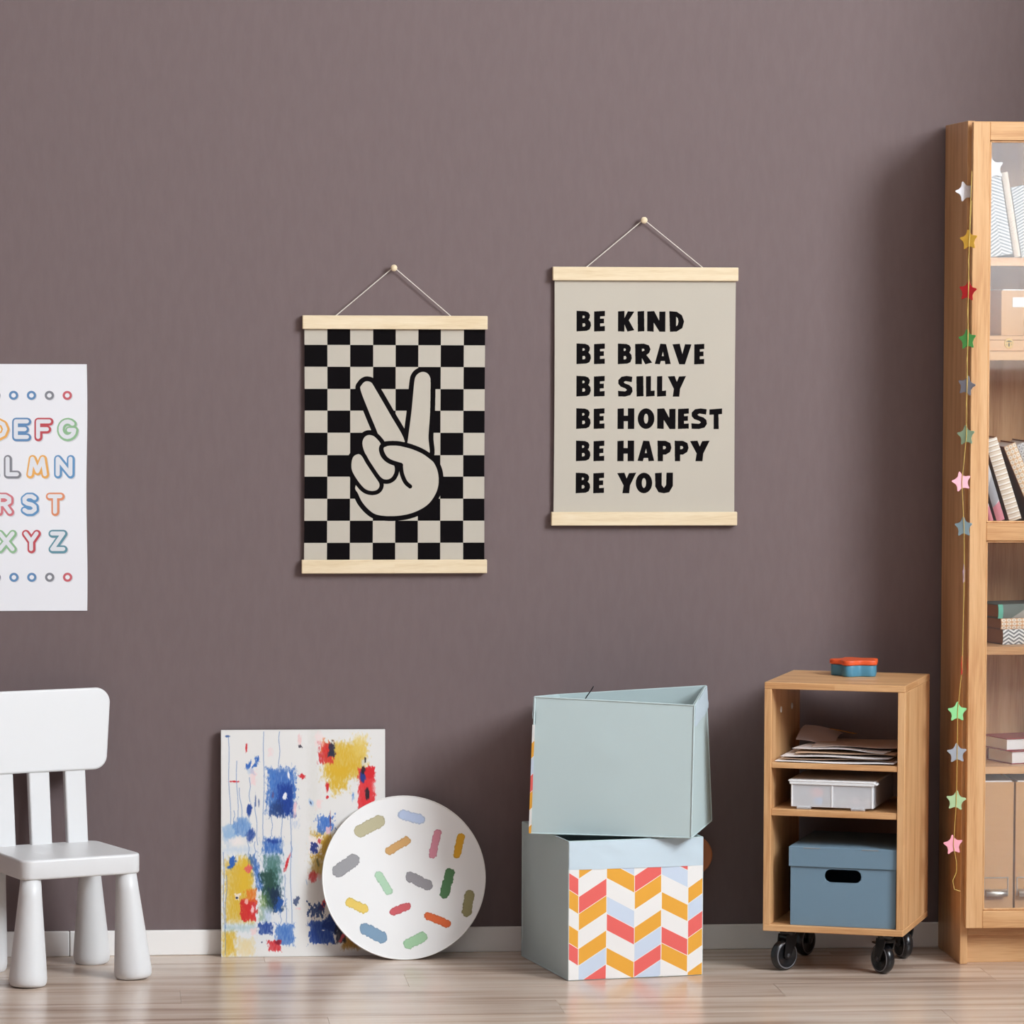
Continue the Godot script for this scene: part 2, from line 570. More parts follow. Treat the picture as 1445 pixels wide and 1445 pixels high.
# ------------------------------------------------------------------ the room
func build_room() -> void:
	var X0 := -2.4
	var X1 := 5.2
	var Z1 := 11.2
	var H := 5.7
	var st := mb()
	span(st, Vector3(X0 - 0.2, -0.2, -0.2), Vector3(X1 + 0.2, H + 0.2, 0.0), 0.0)
	struct("wall_back", st, M.wall)
	st = mb()
	span(st, Vector3(X0 - 0.2, -0.2, 0.0), Vector3(X0, H + 0.2, Z1 + 0.2), 0.0)
	struct("wall_left", st, M.wall)
	# right wall with two window openings
	st = mb()
	var open := [[3.4, 5.05], [5.15, 6.8]]
	span(st, Vector3(X1, -0.2, 0.0), Vector3(X1 + 0.2, 2.65, Z1 + 0.2), 0.0)
	span(st, Vector3(X1, 5.35, 0.0), Vector3(X1 + 0.2, H + 0.2, Z1 + 0.2), 0.0)
	for z in [[0.0, 3.4], [5.05, 5.15], [6.8, Z1 + 0.2]]:
		span(st, Vector3(X1, 2.65, z[0]), Vector3(X1 + 0.2, 5.35, z[1]), 0.0)
	struct("wall_right", st, M.wall)
	# unseen return wall right of the bookcase, added to shade the back wall
	st = mb()
	span(st, Vector3(2.95, 0.0, 0.0), Vector3(3.15, H, 1.2), 0.004)
	struct("wall_shade_return", st, M.wall)
	# wall behind the camera with one window opening
	st = mb()
	span(st, Vector3(X0, -0.2, Z1), Vector3(X1, 1.2, Z1 + 0.2), 0.0)
	span(st, Vector3(X0, 2.6, Z1), Vector3(X1, H + 0.2, Z1 + 0.2), 0.0)
	span(st, Vector3(X0, 1.2, Z1), Vector3(3.6, 2.6, Z1 + 0.2), 0.0)
	span(st, Vector3(5.0, 1.2, Z1), Vector3(X1, 2.6, Z1 + 0.2), 0.0)
	struct("wall_front", st, M.wall)
	st = mb()
	span(st, Vector3(X0, H, 0.0), Vector3(X1, H + 0.2, Z1), 0.0)
	struct("ceiling", st, M.ceiling)
	# windows: frame, mullions and panes
	for k in 3:
		var w := struct_node("window_%d" % (k + 1))
		var wide: float = open[k][1] - open[k][0] if k < 2 else 1.4
		var high := 2.7 if k < 2 else 1.4
		w.position = Vector3(X1 + 0.12, 2.65, (open[k][0] + open[k][1]) * 0.5) if k < 2 else Vector3(4.3, 1.2, Z1 + 0.12)
		w.rotation.y = -PI / 2 if k < 2 else PI
		var f := mb()
		for s in [-1, 1]:
			bx(f, Vector3(s * (wide / 2 - 0.03), high / 2, 0), Vector3(0.06, high, 0.07), 0.004)
		for y in [0.03, high - 0.03]:
			bx(f, Vector3(0, y, 0), Vector3(wide - 0.12, 0.06, 0.07), 0.004)
		bx(f, Vector3(0, high / 2, 0), Vector3(0.07, high - 0.12, 0.06), 0.004)
		obj("window_frame", f, M.window_frame, w)
		for s in [-1, 1]:
			var g := mb()
			bx(g, Vector3(s * wide / 4, high / 2, 0), Vector3(wide / 2 - 0.1, high - 0.12, 0.006), 0.0)
			obj("pane", g, M.glass, w)
	# skirting board in lengths
	var b := struct_node("baseboard_back")
	for x in [[X0, -1.4], [-1.4, -0.1085], [-0.1075, 2.2], [2.2, X1]]:
		st = mb()
		span(st, Vector3(x[0] + 0.0003, 0, 0), Vector3(x[1] - 0.0003, 0.061, 0.012), 0.002)
		obj("board", st, M.skirting, b)
	# floor: laminate boards laid along the wall on a slab
	var fl := struct_node("floor")
	st = mb()
	span(st, Vector3(X0, -0.2, 0.0), Vector3(X1, -0.009, Z1), 0.0)
	obj("subfloor", st, mat(rgb(92, 72, 60), 0.9), fl)
	var meshes := {}
	var row := 0
	var z0 := -0.06
	while z0 < Z1:
		var w := 0.192
		var za := maxf(z0, 0.0)
		var zb := minf(z0 + w, Z1)
		var x := X0 - fposmod(row * 0.53, 1.38)
		while x < X1:
			var xa := maxf(x, X0)
			var xb := minf(x + 1.38, X1)
			if xb - xa > 0.02:
				var key := "%d %d" % [roundi((xb - xa) * 1000), roundi((zb - za) * 1000)]
				if not meshes.has(key):
					var pm := mb()
					bx(pm, Vector3(0, -0.005, 0), Vector3(xb - xa - 0.0003, 0.010, zb - za - 0.0008), 0.0006)
					pm.generate_normals()
					meshes[key] = pm.commit()
				var o := MeshInstance3D.new()
				o.mesh = meshes[key]
				o.material_override = M.floor[rng.randi() % 6]
				o.name = "plank"
				fl.add_child(o, true)
				o.position = Vector3((xa + xb) / 2, 0, (za + zb) / 2)
			x += 1.38
		z0 += w
		row += 1


# ------------------------------------------------------------------ bookcase
func build_bookcase() -> void:
	var t := thing("bookcase", "tall oak bookcase with glazed doors holding books and kraft files", "bookcase", Vector3(2.0225, 0, 0.013))
	var W := 0.80
	var D := 0.2635
	var st: SurfaceTool
	for x in [0.0, W - 0.018]:
		st = mb()
		span(st, Vector3(x, 0, 0), Vector3(x + 0.018, 2.02, D), 0.0012)
		obj("side_panel", st, M.oak_v, t)
	st = mb()
	span(st, Vector3(0.018, 2.0, 0.006), Vector3(W - 0.018, 2.019, D - 0.001), 0.001)
	obj("top_panel", st, M.oak_h, t)
	st = mb()
	span(st, Vector3(0.018, 0.07, 0.006), Vector3(W - 0.018, 0.089, D - 0.001), 0.001)
	obj("bottom_panel", st, M.oak_h, t)
	st = mb()
	span(st, Vector3(0.018, 0.0, D - 0.040), Vector3(W - 0.018, 0.07, D - 0.022), 0.001)
	obj("plinth", st, M.oak_h, t)
	st = mb()
	span(st, Vector3(0.010, 0.02, 0.0005), Vector3(W - 0.010, 2.012, 0.0055), 0.0)
	obj("back_panel", st, M.oak_v2, t)
	for s in [[1.696, 0.020], [1.472, 0.022], [1.062, 0.020], [0.763, 0.020], [0.474, 0.018]]:
		st = mb()
		span(st, Vector3(0.0185, s[0] - s[1], 0.006), Vector3(W - 0.0185, s[0], D - 0.020), 0.001)
		obj("shelf", st, M.oak_h, t)
	# two doors, each with stiles, three rails, glazing beads, two panes and hinges
	for k in 2:
		var d := Node3D.new()
		d.name = "door"
		t.add_child(d, true)
		d.position = Vector3(0.0065 + k * 0.395, 0, D + 0.0135)
		var w := 0.392
		for x in [0.0, w - 0.041]:
			st = mb()
			span(st, Vector3(x, 0.091, 0), Vector3(x + 0.041, 2.016, 0.020), 0.0015)
			obj("stile", st, M.oak_v2, d)
		for y in [[0.091, 0.133], [1.021, 1.063], [1.973, 2.016]]:
			st = mb()
			span(st, Vector3(0.0412, y[0], 0.0004), Vector3(w - 0.0412, y[1], 0.0196), 0.0012)
			obj("rail", st, M.oak_h, d)
		for y in [[0.133, 1.021], [1.063, 1.973]]:
			st = mb()
			for x in [0.0410, w - 0.0460]:
				span(st, Vector3(x, y[0], 0.004), Vector3(x + 0.005, y[1], 0.015), 0.0015)
			for yy in [y[0], y[1] - 0.005]:
				span(st, Vector3(0.0410, yy, 0.004), Vector3(w - 0.0410, yy + 0.005, 0.015), 0.0015)
			obj("glazing_bead", st, M.oak_v, d)
			st = mb()
			span(st, Vector3(0.042, y[0] + 0.001, 0.008), Vector3(w - 0.042, y[1] - 0.001, 0.011), 0.0)
			obj("pane", st, M.glass, d)
		if k == 1:
			st = mb()
			lathe(st, [Vector2(0, 0.026), Vector2(0.008, 0.025), Vector2(0.012, 0.02), Vector2(0.011, 0.014), Vector2(0.006, 0.008), Vector2(0.006, 0)], 16, at(Vector3(0.02, 1.0, 0.02), 0, PI / 2))
			obj("knob", st, M.oak_h, d)

func book_box(called: String, label: String, corner: Vector3, size: Vector3, lean: float, turn: float, spine: Material, cover: Material, group := "") -> Node3D:
	# an upright or lying book: boards round a page block, printed cloth on the spine that faces the room
	var t := thing(called, label, "book", corner, turn, group)
	var xf := Transform3D(Basis(Vector3(0, 0, 1), lean), Vector3.ZERO)
	var st := mb()
	var b := 0.0022
	span(st, Vector3(0, 0, -size.z), Vector3(b, size.y, -b * 0.5), 0.0006, xf)
	span(st, Vector3(size.x - b, 0, -size.z), Vector3(size.x, size.y, -b * 0.5), 0.0006, xf)
	obj("cover", st, cover, t)
	st = mb()
	var fn := func(u: float, v: float) -> Vector3:
		var bulge := 0.0030 * (1.0 - pow(2.0 * u - 1.0, 2.0))
		return xf * Vector3(u * size.x, size.y * (1.0 - v), bulge)
	sheet(st, 6, 1, fn, Vector3(0, 0, 1), 0.002)
	obj("spine", st, spine, t)
	st = mb()
	span(st, Vector3(b, 0.003, -size.z + 0.003), Vector3(size.x - b, size.y - 0.003, -b), 0.0, xf)
	obj("pages", st, M.white_paper, t)
	return t

func lying_book(called: String, label: String, pos: Vector3, size: Vector3, turn: float, spine: Material, cover: Material, pages: Material, spine_front: bool) -> Node3D:
	# pos: front left lower corner
	var t := thing(called, label, "book", pos, turn)
	var b := 0.0025
	var st := mb()
	span(st, Vector3(0, 0, -size.z), Vector3(size.x, b, 0), 0.0006)
	span(st, Vector3(0, size.y - b, -size.z), Vector3(size.x, size.y, 0), 0.0006)
	obj("cover", st, cover, t)
	st = mb()
	var fn := func(u: float, v: float) -> Vector3:
		var bulge := 0.003 * (1.0 - pow(2.0 * v - 1.0, 2.0))
		if spine_front:
			return Vector3(u * size.x, size.y * (1.0 - v), bulge)
		return Vector3(u * size.x, size.y * v, -size.z - bulge)
	sheet(st, 1, 6, fn, Vector3(0, 0, 1 if spine_front else -1), 0.002)
	obj("spine", st, spine, t)
	st = mb()
	span(st, Vector3(0.003, b, -size.z + 0.002), Vector3(size.x - 0.003, size.y - b, -0.003), 0.0)
	obj("pages", st, pages, t)
	return t

func herringbone(a: Color, c: Color, cols: int, rows: int, w: int, h: int) -> Image:
	var im := blank(w, h, a)
	var cw := float(w) / cols
	var rh := float(h) / rows
	for k in cols:
		var up := 1.0 if k % 2 == 0 else -1.0
		for j in range(-2, rows + 2):
			var x0 := k * cw
			var y := j * rh
			var s := up * cw * 0.55
			fill_poly(im, [[Vector2(x0, y), Vector2(x0 + cw, y - s), Vector2(x0 + cw, y - s + rh * 0.48), Vector2(x0, y + rh * 0.48)]], c)
	return im

func scallops(a: Color, c: Color, d: Color, n: int, rows: int, w: int, h: int) -> Image:
	var im := blank(w, h, a)
	var s := float(w) / n
	var r := float(h) / rows
	for j in rows:
		for i in n:
			var m := Vector2((i + 0.5) * s, (j + 0.5) * r)
			fill_poly(im, [pv(arc(m.x, m.y, s * 0.44, r * 0.42, 0, 360, 18))], c)
			fill_poly(im, [pv(arc(m.x, m.y, s * 0.2, r * 0.2, 0, 360, 12))], d)
	return im

func build_bookcase_contents() -> void:
	var grey_h := tex(herringbone(rgb(216, 217, 216), rgb(132, 140, 146), 2, 24, 128, 512))
	var grey_h2 := tex(herringbone(rgb(238, 238, 236), rgb(128, 132, 134), 14, 4, 768, 128))
	var M_h := printed(grey_h)
	var M_h2 := printed(grey_h2)
	var M_white := mat(rgb(206, 204, 200), 0.7)
	var M_cream := mat(rgb(206, 192, 174), 0.7)
	var brown := mat(rgb(122, 84, 56), 0.6)
	# top shelf: leaning binders
	book_box("binder", "grey and white herringbone binder leaning behind the white star", Vector3(2.088, 1.6965, 0.235), Vector3(0.056, 0.202, 0.19), 0.165, 0, M_h, M_cream)
	book_box("binder", "slim plain cream binder leaning between two herringbone binders", Vector3(2.1475, 1.6965, 0.235), Vector3(0.0155, 0.205, 0.19), 0.165, 0, M_cream, M_cream)
	book_box("binder", "grey and white herringbone binder leaning on the slim cream binder", Vector3(2.167, 1.6965, 0.230), Vector3(0.060, 0.170, 0.19), 0.165, 0, M_h, M_white)
	# second shelf: flat wooden case with a brass lock plate, kraft file on it
	var t := thing("wooden_case", "flat pale wooden case with a brass lock plate on the shelf", "case", Vector3(2.055, 1.4725, 0.0))
	var st := mb()
	span(st, Vector3(0, 0, 0.06), Vector3(0.30, 0.0255, 0.236), 0.0015)
	obj("case_body", st, M.oak_h, t)
	st = mb()
	span(st, Vector3(0, 0.0262, 0.06), Vector3(0.30, 0.0365, 0.236), 0.0015)
	obj("case_lid", st, M.oak_h, t)
	var lock := PackedVector2Array()
	for k in 8:
		var a := TAU * (k + 0.5) / 8.0
		lock.append(Vector2(cos(a) * 0.0115, sin(a) * 0.0135))
	st = mb()
	extrude(st, lock, 0.0016, 0.0005, 1, at(Vector3(0.081, 0.0185, 0.2368)))
	var plate := obj("lock_plate", st, M.brass, t)
	st = mb()
	for c in [[-0.006, 0.004], [0.006, 0.004], [-0.006, -0.003], [0.006, -0.003]]:
		bx(st, Vector3(0.081 + c[0], 0.0185 + c[1], 0.2378), Vector3(0.0028, 0.0020, 0.0010), 0.0004)
	bx(st, Vector3(0.081, 0.0150, 0.2378), Vector3(0.0030, 0.0090, 0.0012), 0.0005)
	bx(st, Vector3(0.081, 0.0235, 0.2378), Vector3(0.0080, 0.0030, 0.0012), 0.0005)
	obj("keyhole", st, M.dark, plate)
	magazine_file("file_box", "kraft file box with a white label standing on the wooden case", Vector3(2.124, 1.5095, 0.205), 0.30, Vector3(0.085, 0.108, 0.13), 1)
	# third shelf: leaning notebooks
	var pinkgrey := blank(64, 256, rgb(206, 204, 204))
	fill_poly(pinkgrey, [[Vector2(0, 120), Vector2(64, 60), Vector2(64, 170), Vector2(0, 200)]], rgb(168, 168, 172))
	fill_poly(pinkgrey, [[Vector2(0, 196), Vector2(64, 176), Vector2(64, 256), Vector2(0, 256)]], rgb(216, 140, 150))
	var M_pg := printed(tex(pinkgrey))
	book_box("notebook", "thin pink and grey notebook leaning in the shelf corner", Vector3(2.092, 1.0625, 0.232), Vector3(0.012, 0.120, 0.15), 0.30, 0, M_pg, mat(rgb(196, 110, 120)))
	book_box("notebook", "pink and grey notebook leaning under the ribbed cream book", Vector3(2.112, 1.0625, 0.232), Vector3(0.020, 0.150, 0.15), 0.30, 0, M_pg, mat(rgb(120, 84, 74)))
	var rib := blank(64, 512, rgb(232, 218, 198))
	for k in 17:
		var y := 8 + k * 30
		rib.fill_rect(Rect2i(0, y, 64, 10), rgb(250, 244, 234))
		rib.fill_rect(Rect2i(0, y + 10, 64, 4), rgb(196, 166, 132))
	book_box("album", "ribbed cream and tan album leaning over the pink notebooks", Vector3(2.142, 1.0625, 0.238), Vector3(0.030, 0.205, 0.15), 0.31, 0, printed(tex(rib)), mat(rgb(150, 96, 58)))
	var M_sc := printed(tex(scallops(rgb(226, 190, 150), rgb(244, 232, 214), rgb(214, 196, 176), 3, 16, 96, 512)))
	book_box("album", "album with scalloped cream and tan spine leaning at a steep angle", Vector3(2.203, 1.0625, 0.232), Vector3(0.030, 0.195, 0.16), 0.40, 0, M_sc, mat(rgb(140, 88, 52)))
	book_box("album", "album with grey dotted spine leaning behind the scalloped album", Vector3(2.236, 1.0625, 0.232), Vector3(0.028, 0.200, 0.16), 0.40, 0, printed(tex(scallops(rgb(190, 190, 190), rgb(226, 226, 226), rgb(160, 160, 162), 3, 16, 96, 512))), brown)
	# fourth shelf: three lying albums
	var M_teal := printed(tex(teal_spine()))
	var M_sc2 := printed(tex(scallops(rgb(222, 176, 134), rgb(246, 234, 216), rgb(210, 190, 168), 14, 3, 672, 112)))
	var tan_pages := mat(rgb(150, 100, 62), 0.7)
	lying_book("album", "grey and white herringbone album at the bottom of the lying stack", Vector3(2.135, 0.7635, 0.205), Vector3(0.20, 0.037, 0.115), 0.28, M_h2, brown, tan_pages, true)
	lying_book("album", "scalloped tan album in the middle of the lying stack", Vector3(2.130, 0.8007, 0.205), Vector3(0.20, 0.026, 0.115), 0.28, M_sc2, brown, tan_pages, true)
	lying_book("album", "teal and grey album on top of the lying stack", Vector3(2.123, 0.8269, 0.205), Vector3(0.20, 0.034, 0.115), 0.28, M_teal, mat(rgb(96, 108, 104), 0.6), tan_pages, true)
	# fifth shelf: two red books
	var red := mat(rgb(140, 28, 40), 0.5)
	lying_book("red_book", "thick dark red book lying under another on the shelf", Vector3(2.158, 0.4742, 0.215), Vector3(0.18, 0.032, 0.115), 0.33, red, red, M.white_paper, false)
	lying_book("red_book", "dark red book lying on top of a thicker red one", Vector3(2.146, 0.5064, 0.210), Vector3(0.18, 0.030, 0.115), 0.33, red, red, M.white_paper, false)
	# bottom: two kraft magazine files with metal label holders
	magazine_file("magazine_file", "tall kraft magazine file with metal label holder beside the door hinge", Vector3(2.083, 0.0895, 0.24), 0.0, Vector3(0.0755, 0.345, 0.20), 2)
	magazine_file("magazine_file", "tall kraft magazine file standing right of a twin file", Vector3(2.1635, 0.0895, 0.24), 0.0, Vector3(0.0755, 0.345, 0.20), 2)

func teal_spine() -> Image:
	var im := blank(672, 112, rgb(118, 128, 122))
	im.fill_rect(Rect2i(0, 0, 42, 112), rgb(112, 190, 166))
	fill_poly(im, [[Vector2(120, 112), Vector2(260, 30), Vector2(420, 112)]], rgb(176, 172, 164))
	return im

func magazine_file(called: String, label: String, pos: Vector3, turn: float, s: Vector3, kind: int) -> void:
	# pos: front left lower corner; open at the top
	var t := thing(called, label, "file", pos, turn)
	var st := mb()
	var k := 0.002
	span(st, Vector3(0, 0, -k), Vector3(s.x, s.y, 0), 0.0006)
	span(st, Vector3(0, 0, -s.z), Vector3(s.x, s.y, -s.z + k), 0.0006)
	span(st, Vector3(0, 0, -s.z + k), Vector3(k, s.y, -k), 0.0006)
	span(st, Vector3(s.x - k, 0, -s.z + k), Vector3(s.x, s.y, -k), 0.0006)
	span(st, Vector3(k, 0, -s.z + k), Vector3(s.x - k, k, -k), 0.0)
	obj("file_body", st, M.kraft, t)
	st = mb()
	span(st, Vector3(0.004, s.y - 0.02, -s.z + 0.01), Vector3(s.x - 0.004, s.y + 0.003, -k - 0.0005), 0.0006)
	obj("papers", st, M.white_paper, t)
	if kind == 1:
		st = mb()
		bx(st, Vector3(s.x * 0.62, s.y * 0.74, 0.0006), Vector3(0.046, 0.024, 0.001), 0.0003)
		obj("label_card", st, M.white_paper, t)
		return
	# metal frame and pull
	var f := mb()
	var c := Vector3(0.034, 0.087, 0.0008)
	for sx in [-1, 1]:
		bx(f, c + Vector3(sx * 0.029, 0.005, 0), Vector3(0.003, 0.044, 0.0016), 0.0006)
	bx(f, c + Vector3(0, 0.0265, 0), Vector3(0.061, 0.003, 0.0016), 0.0006)
	var holder := obj("label_holder", f, M.steel, t)
	var p := mb()
	var prof := PackedVector2Array([Vector2(0, 0.018), Vector2(0.006, 0.017), Vector2(0.012, 0.011), Vector2(0.014, 0.003), Vector2(0.012, 0.001), Vector2(0.010, 0.009), Vector2(0.005, 0.014), Vector2(0, 0.0155)])
	extrude(p, prof, 0.052, 0.0002, 1, Transform3D(Basis(Vector3(0, 0, 1), Vector3(0, 1, 0), Vector3(-1, 0, 0)), c + Vector3(0, -0.019, 0)))
	obj("pull", p, M.steel, holder)


# ------------------------------------------------------------------ cart on casters
const CART_AT := Vector3(1.7485, 0, 0.258)
const CART_TURN := -0.365

func build_cart() -> void:
	var t := thing("cart", "open oak cabinet cart with two shelves on black casters", "cart", CART_AT, CART_TURN)
	var w := 0.337
	var d := 0.34
	var y0 := 0.098
	var y1 := 0.690
	var st: SurfaceTool
	for s in [-1, 1]:
		st = mb()
		bx(st, Vector3(s * (w / 2 - 0.0088), (y0 + 0.0155 + y1 - 0.016) / 2, 0), Vector3(0.0175, y1 - y0 - 0.0315, d - 0.001), 0.0012)
		var side := obj("side_panel", st, M.oak_v if s < 0 else M.oak_v2, t)
		if s < 0:
			for h in [[0.06, 0.615], [-0.07, 0.612]]:
				st = mb()
				lathe(st, [Vector2(0, 0.0018), Vector2(0.0068, 0.0018), Vector2(0.0080, 0.0), Vector2(0.0068, 0.0)], 14, at(Vector3(-w / 2 + 0.0175, h[1], h[0]), 0, 0, -PI / 2))
				obj("cap", st, M.white_paper, side)
	st = mb()
	span(st, Vector3(-w / 2, y1 - 0.016, -d / 2), Vector3(w / 2, y1, d / 2), 0.0015)
	obj("top_panel", st, M.oak_h, t)
	st = mb()
	span(st, Vector3(-w / 2, y0, -d / 2), Vector3(w / 2, y0 + 0.0155, d / 2), 0.0015)
	obj("bottom_panel", st, M.oak_h, t)
	for y in [[0.500, 0.0135], [0.389, 0.0155]]:
		st = mb()
		span(st, Vector3(-w / 2 + 0.0178, y[0] - y[1], -d / 2 + 0.004), Vector3(w / 2 - 0.0178, y[0], d / 2 - 0.003), 0.0012)
		obj("shelf", st, M.oak_h, t)
	var spots := [[-0.118, 0.118, 0.95, false], [0.118, 0.118, -0.75, true], [0.122, -0.122, -0.95, false], [-0.118, -0.120, 1.25, false]]
	for q in spots:
		var c := Node3D.new()
		c.name = "caster"
		t.add_child(c, true)
		c.position = Vector3(q[0], 0, q[1])
		c.rotation.y = q[2]
		# in its own axes the wheel turns about z and trails along -x
		st = mb()
		bx(st, Vector3(0, y0 - 0.0015, 0), Vector3(0.052, 0.003, 0.052), 0.0008)
		obj("plate", st, M.steel, c)
		st = mb()
		lathe(st, [Vector2(0, 0.0948), Vector2(0.019, 0.0948), Vector2(0.020, 0.092), Vector2(0.018, 0.084), Vector2(0.0, 0.084)], 24)
		var fork := PackedVector2Array([Vector2(-0.017, 0.086), Vector2(0.017, 0.086), Vector2(0.013, 0.066), Vector2(-0.003, 0.034), Vector2(-0.011, 0.028), Vector2(-0.020, 0.030), Vector2(-0.024, 0.038), Vector2(-0.021, 0.062)])
		for s in [-1, 1]:
			extrude(st, fork, 0.004, 0.0010, 1, at(Vector3(0, 0, s * 0.0145)))
		bx(st, Vector3(0, 0.080, 0), Vector3(0.034, 0.010, 0.030), 0.003)
		obj("fork", st, M.black_plastic, c)
		var wc := Vector3(-0.012, 0.0365, 0)
		st = mb()
		lathe(st, [Vector2(0, -0.009), Vector2(0.022, -0.009), Vector2(0.027, -0.0115), Vector2(0.0335, -0.0105), Vector2(0.0362, -0.006), Vector2(0.0365, 0.0), Vector2(0.0362, 0.006), Vector2(0.0335, 0.0105), Vector2(0.027, 0.0115), Vector2(0.022, 0.009), Vector2(0, 0.009)], 40, at(wc, 0, PI / 2))
		obj("wheel", st, M.black_rubber, c)
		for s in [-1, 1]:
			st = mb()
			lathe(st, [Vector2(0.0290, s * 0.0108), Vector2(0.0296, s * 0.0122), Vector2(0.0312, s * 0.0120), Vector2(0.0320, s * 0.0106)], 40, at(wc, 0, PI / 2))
			obj("highlight_ring", st, M.highlight_grey, c)  # pale ring stands in for the highlight along the tyre edge
		st = mb()
		lathe(st, [Vector2(0.0, -0.0185), Vector2(0.0055, -0.0180), Vector2(0.0055, 0.0180), Vector2(0.0, 0.0185)], 16, at(wc, 0, PI / 2))
		obj("axle", st, M.grey_hub, c)
		if q[3]:
			st = mb()
			span(st, Vector3(-0.046, 0.066, -0.014), Vector3(-0.016, 0.071, 0.014), 0.002, at(Vector3.ZERO, 0, 0, -0.10))
			span(st, Vector3(-0.024, 0.060, -0.010), Vector3(-0.014, 0.078, 0.010), 0.002)
			obj("brake_lever", st, M.black_plastic, c)

func in_cart(p: Vector3) -> Vector3:
	return CART_AT + Basis(Vector3.UP, CART_TURN) * p

func build_cart_contents() -> void:
	var st: SurfaceTool
	# clover-shaped lidded tub on the top
	var t := thing("lidded_tub", "small blue flower shaped tub with orange lid on the cart", "tub", in_cart(Vector3(0.004, 0.6905, -0.072)), CART_TURN + 0.12)
	var clover := func(r: float, k: float) -> PackedVector2Array:
		var p := PackedVector2Array()
		for i in 72:
			var a := TAU * i / 72.0
			var rr: float = r * (1.0 + k * cos(5.0 * (a - 0.66)))
			p.append(Vector2(cos(a) * rr * 1.06, sin(a) * rr))
		return p
	var up := Basis(Vector3(1, 0, 0), Vector3(0, 0, -1), Vector3(0, 1, 0))
	st = mb()
	extrude(st, clover.call(0.0475, 0.17), 0.027, 0.002, 2, Transform3D(up, Vector3(0, 0.0135, 0)))
	obj("tub_body", st, mat(rgb(76, 136, 162), 0.4), t)
	st = mb()
	extrude(st, clover.call(0.0503, 0.17), 0.012, 0.003, 3, Transform3D(up, Vector3(0, 0.033, 0)))
	obj("lid", st, mat(rgb(226, 92, 48), 0.42), t)
	# loose papers on the upper shelf
	var kinds := [
		["white drawing paper at the bottom of the cart's paper pile", rgb(238, 236, 236), Vector2(0.286, 0.25), Vector3(-0.001, 0.0, 0.038), 0.0, 0.003],
		["brown kraft sheet lying low in the cart's paper pile", rgb(196, 164, 140), Vector2(0.262, 0.23), Vector3(-0.004, 0.0048, 0.026), 0.05, 0.004],
		["pale grey sheet in the middle of the cart's paper pile", rgb(228, 224, 224), Vector2(0.262, 0.235), Vector3(0.0, 0.0100, 0.026), -0.03, 0.005],
		["tan envelope lying in the upper part of the paper pile", rgb(206, 176, 150), Vector2(0.238, 0.21), Vector3(0.012, 0.0160, 0.012), 0.04, 0.004],
		["white sheet with a raised front edge in the paper pile", rgb(236, 233, 234), Vector2(0.225, 0.20), Vector3(0.006, 0.0205, 0.004), -0.10, 0.007],
		["beige card on top of the cart's paper pile", rgb(206, 188, 178), Vector2(0.22, 0.19), Vector3(0.030, 0.0270, -0.030), 0.08, 0.005]]
	for k in kinds.size():
		var q: Array = kinds[k]
		st = mb()
		var half: Vector2 = q[2] * 0.5
		var amp: float = q[5]
		var fn := func(u: float, v: float) -> Vector3:
			var x := (u * 2.0 - 1.0) * half.x
			var z := (v * 2.0 - 1.0) * half.y
			var y := 0.0012 + amp * (0.5 + 0.35 * sin(u * 5.0 + k * 1.7) * cos(v * 3.1 + k) + 0.3 * v * v * sin(u * 8.0 + k * 2.3))
			if k == 4:
				y += 0.003 * v * v * sin(PI * u)
			return Vector3(x, maxf(y, 0.0012), z)
		sheet(st, 16, 10, fn, Vector3.UP, 0.0008)
		var o := obj("paper_sheet", st, mat(q[1], 0.75, 0.3))
		o.position = in_cart(q[3] + Vector3(0, 0.5005, 0))
		o.rotation.y = CART_TURN + q[4]
		tag(o, q[0], "paper")
	# folded sheet standing up at the back of the pile
	st = mb()
	var fold := func(u: float, v: float) -> Vector3:
		var x := -0.045 + 0.09 * u
		var y := 0.036 + 0.024 * sin(PI * clampf(v, 0.0, 1.0) * 0.62) - 0.018 * u * u
		return Vector3(x, y, -0.055 + 0.13 * (1.0 - v))
	sheet(st, 8, 10, fold, Vector3.UP, 0.0008)
	var fo := obj("folded_paper", st, mat(rgb(212, 202, 204), 0.75, 0.3))
	fo.position = in_cart(Vector3(-0.085, 0.5005, -0.095))
	fo.rotation.y = CART_TURN
	tag(fo, "folded pinkish sheet curling up behind the paper pile", "paper")
	st = mb()
	var strip := func(u: float, v: float) -> Vector3:
		return Vector3(-0.03 + 0.06 * u, 0.044 + 0.010 * (1.0 - u) + 0.004 * v, -0.02 + 0.04 * v)
	sheet(st, 4, 3, strip, Vector3.UP, 0.0008)
	var so := obj("card", st, mat(rgb(214, 158, 66), 0.7, 0.3))
	so.position = in_cart(Vector3(-0.030, 0.5005, -0.100))
	so.rotation.y = CART_TURN
	tag(so, "small ochre card tucked behind the folded sheet", "card")
	# frosted plastic box with a divider
	var p := thing("plastic_box", "frosted clear plastic box with white lid on the middle shelf", "box", in_cart(Vector3(-0.007, 0.3895, 0.020)), CART_TURN)
	M.frost = mat(Color(0.97, 0.98, 1.0, 0.40), 0.45, 0.4)
	M.frost.transparency = BaseMaterial3D.TRANSPARENCY_ALPHA
	var w := 0.198
	var h := 0.059
	var d := 0.27
	var by := 0.006
	st = mb()
	var k2 := 0.0022
	span(st, Vector3(-w / 2, by, d / 2 - k2), Vector3(w / 2, by + h, d / 2), 0.001)
	span(st, Vector3(-w / 2, by, -d / 2), Vector3(w / 2, by + h, -d / 2 + k2), 0.001)
	span(st, Vector3(-w / 2, by, -d / 2 + k2), Vector3(-w / 2 + k2, by + h, d / 2 - k2), 0.001)
	span(st, Vector3(w / 2 - k2, by, -d / 2 + k2), Vector3(w / 2, by + h, d / 2 - k2), 0.001)
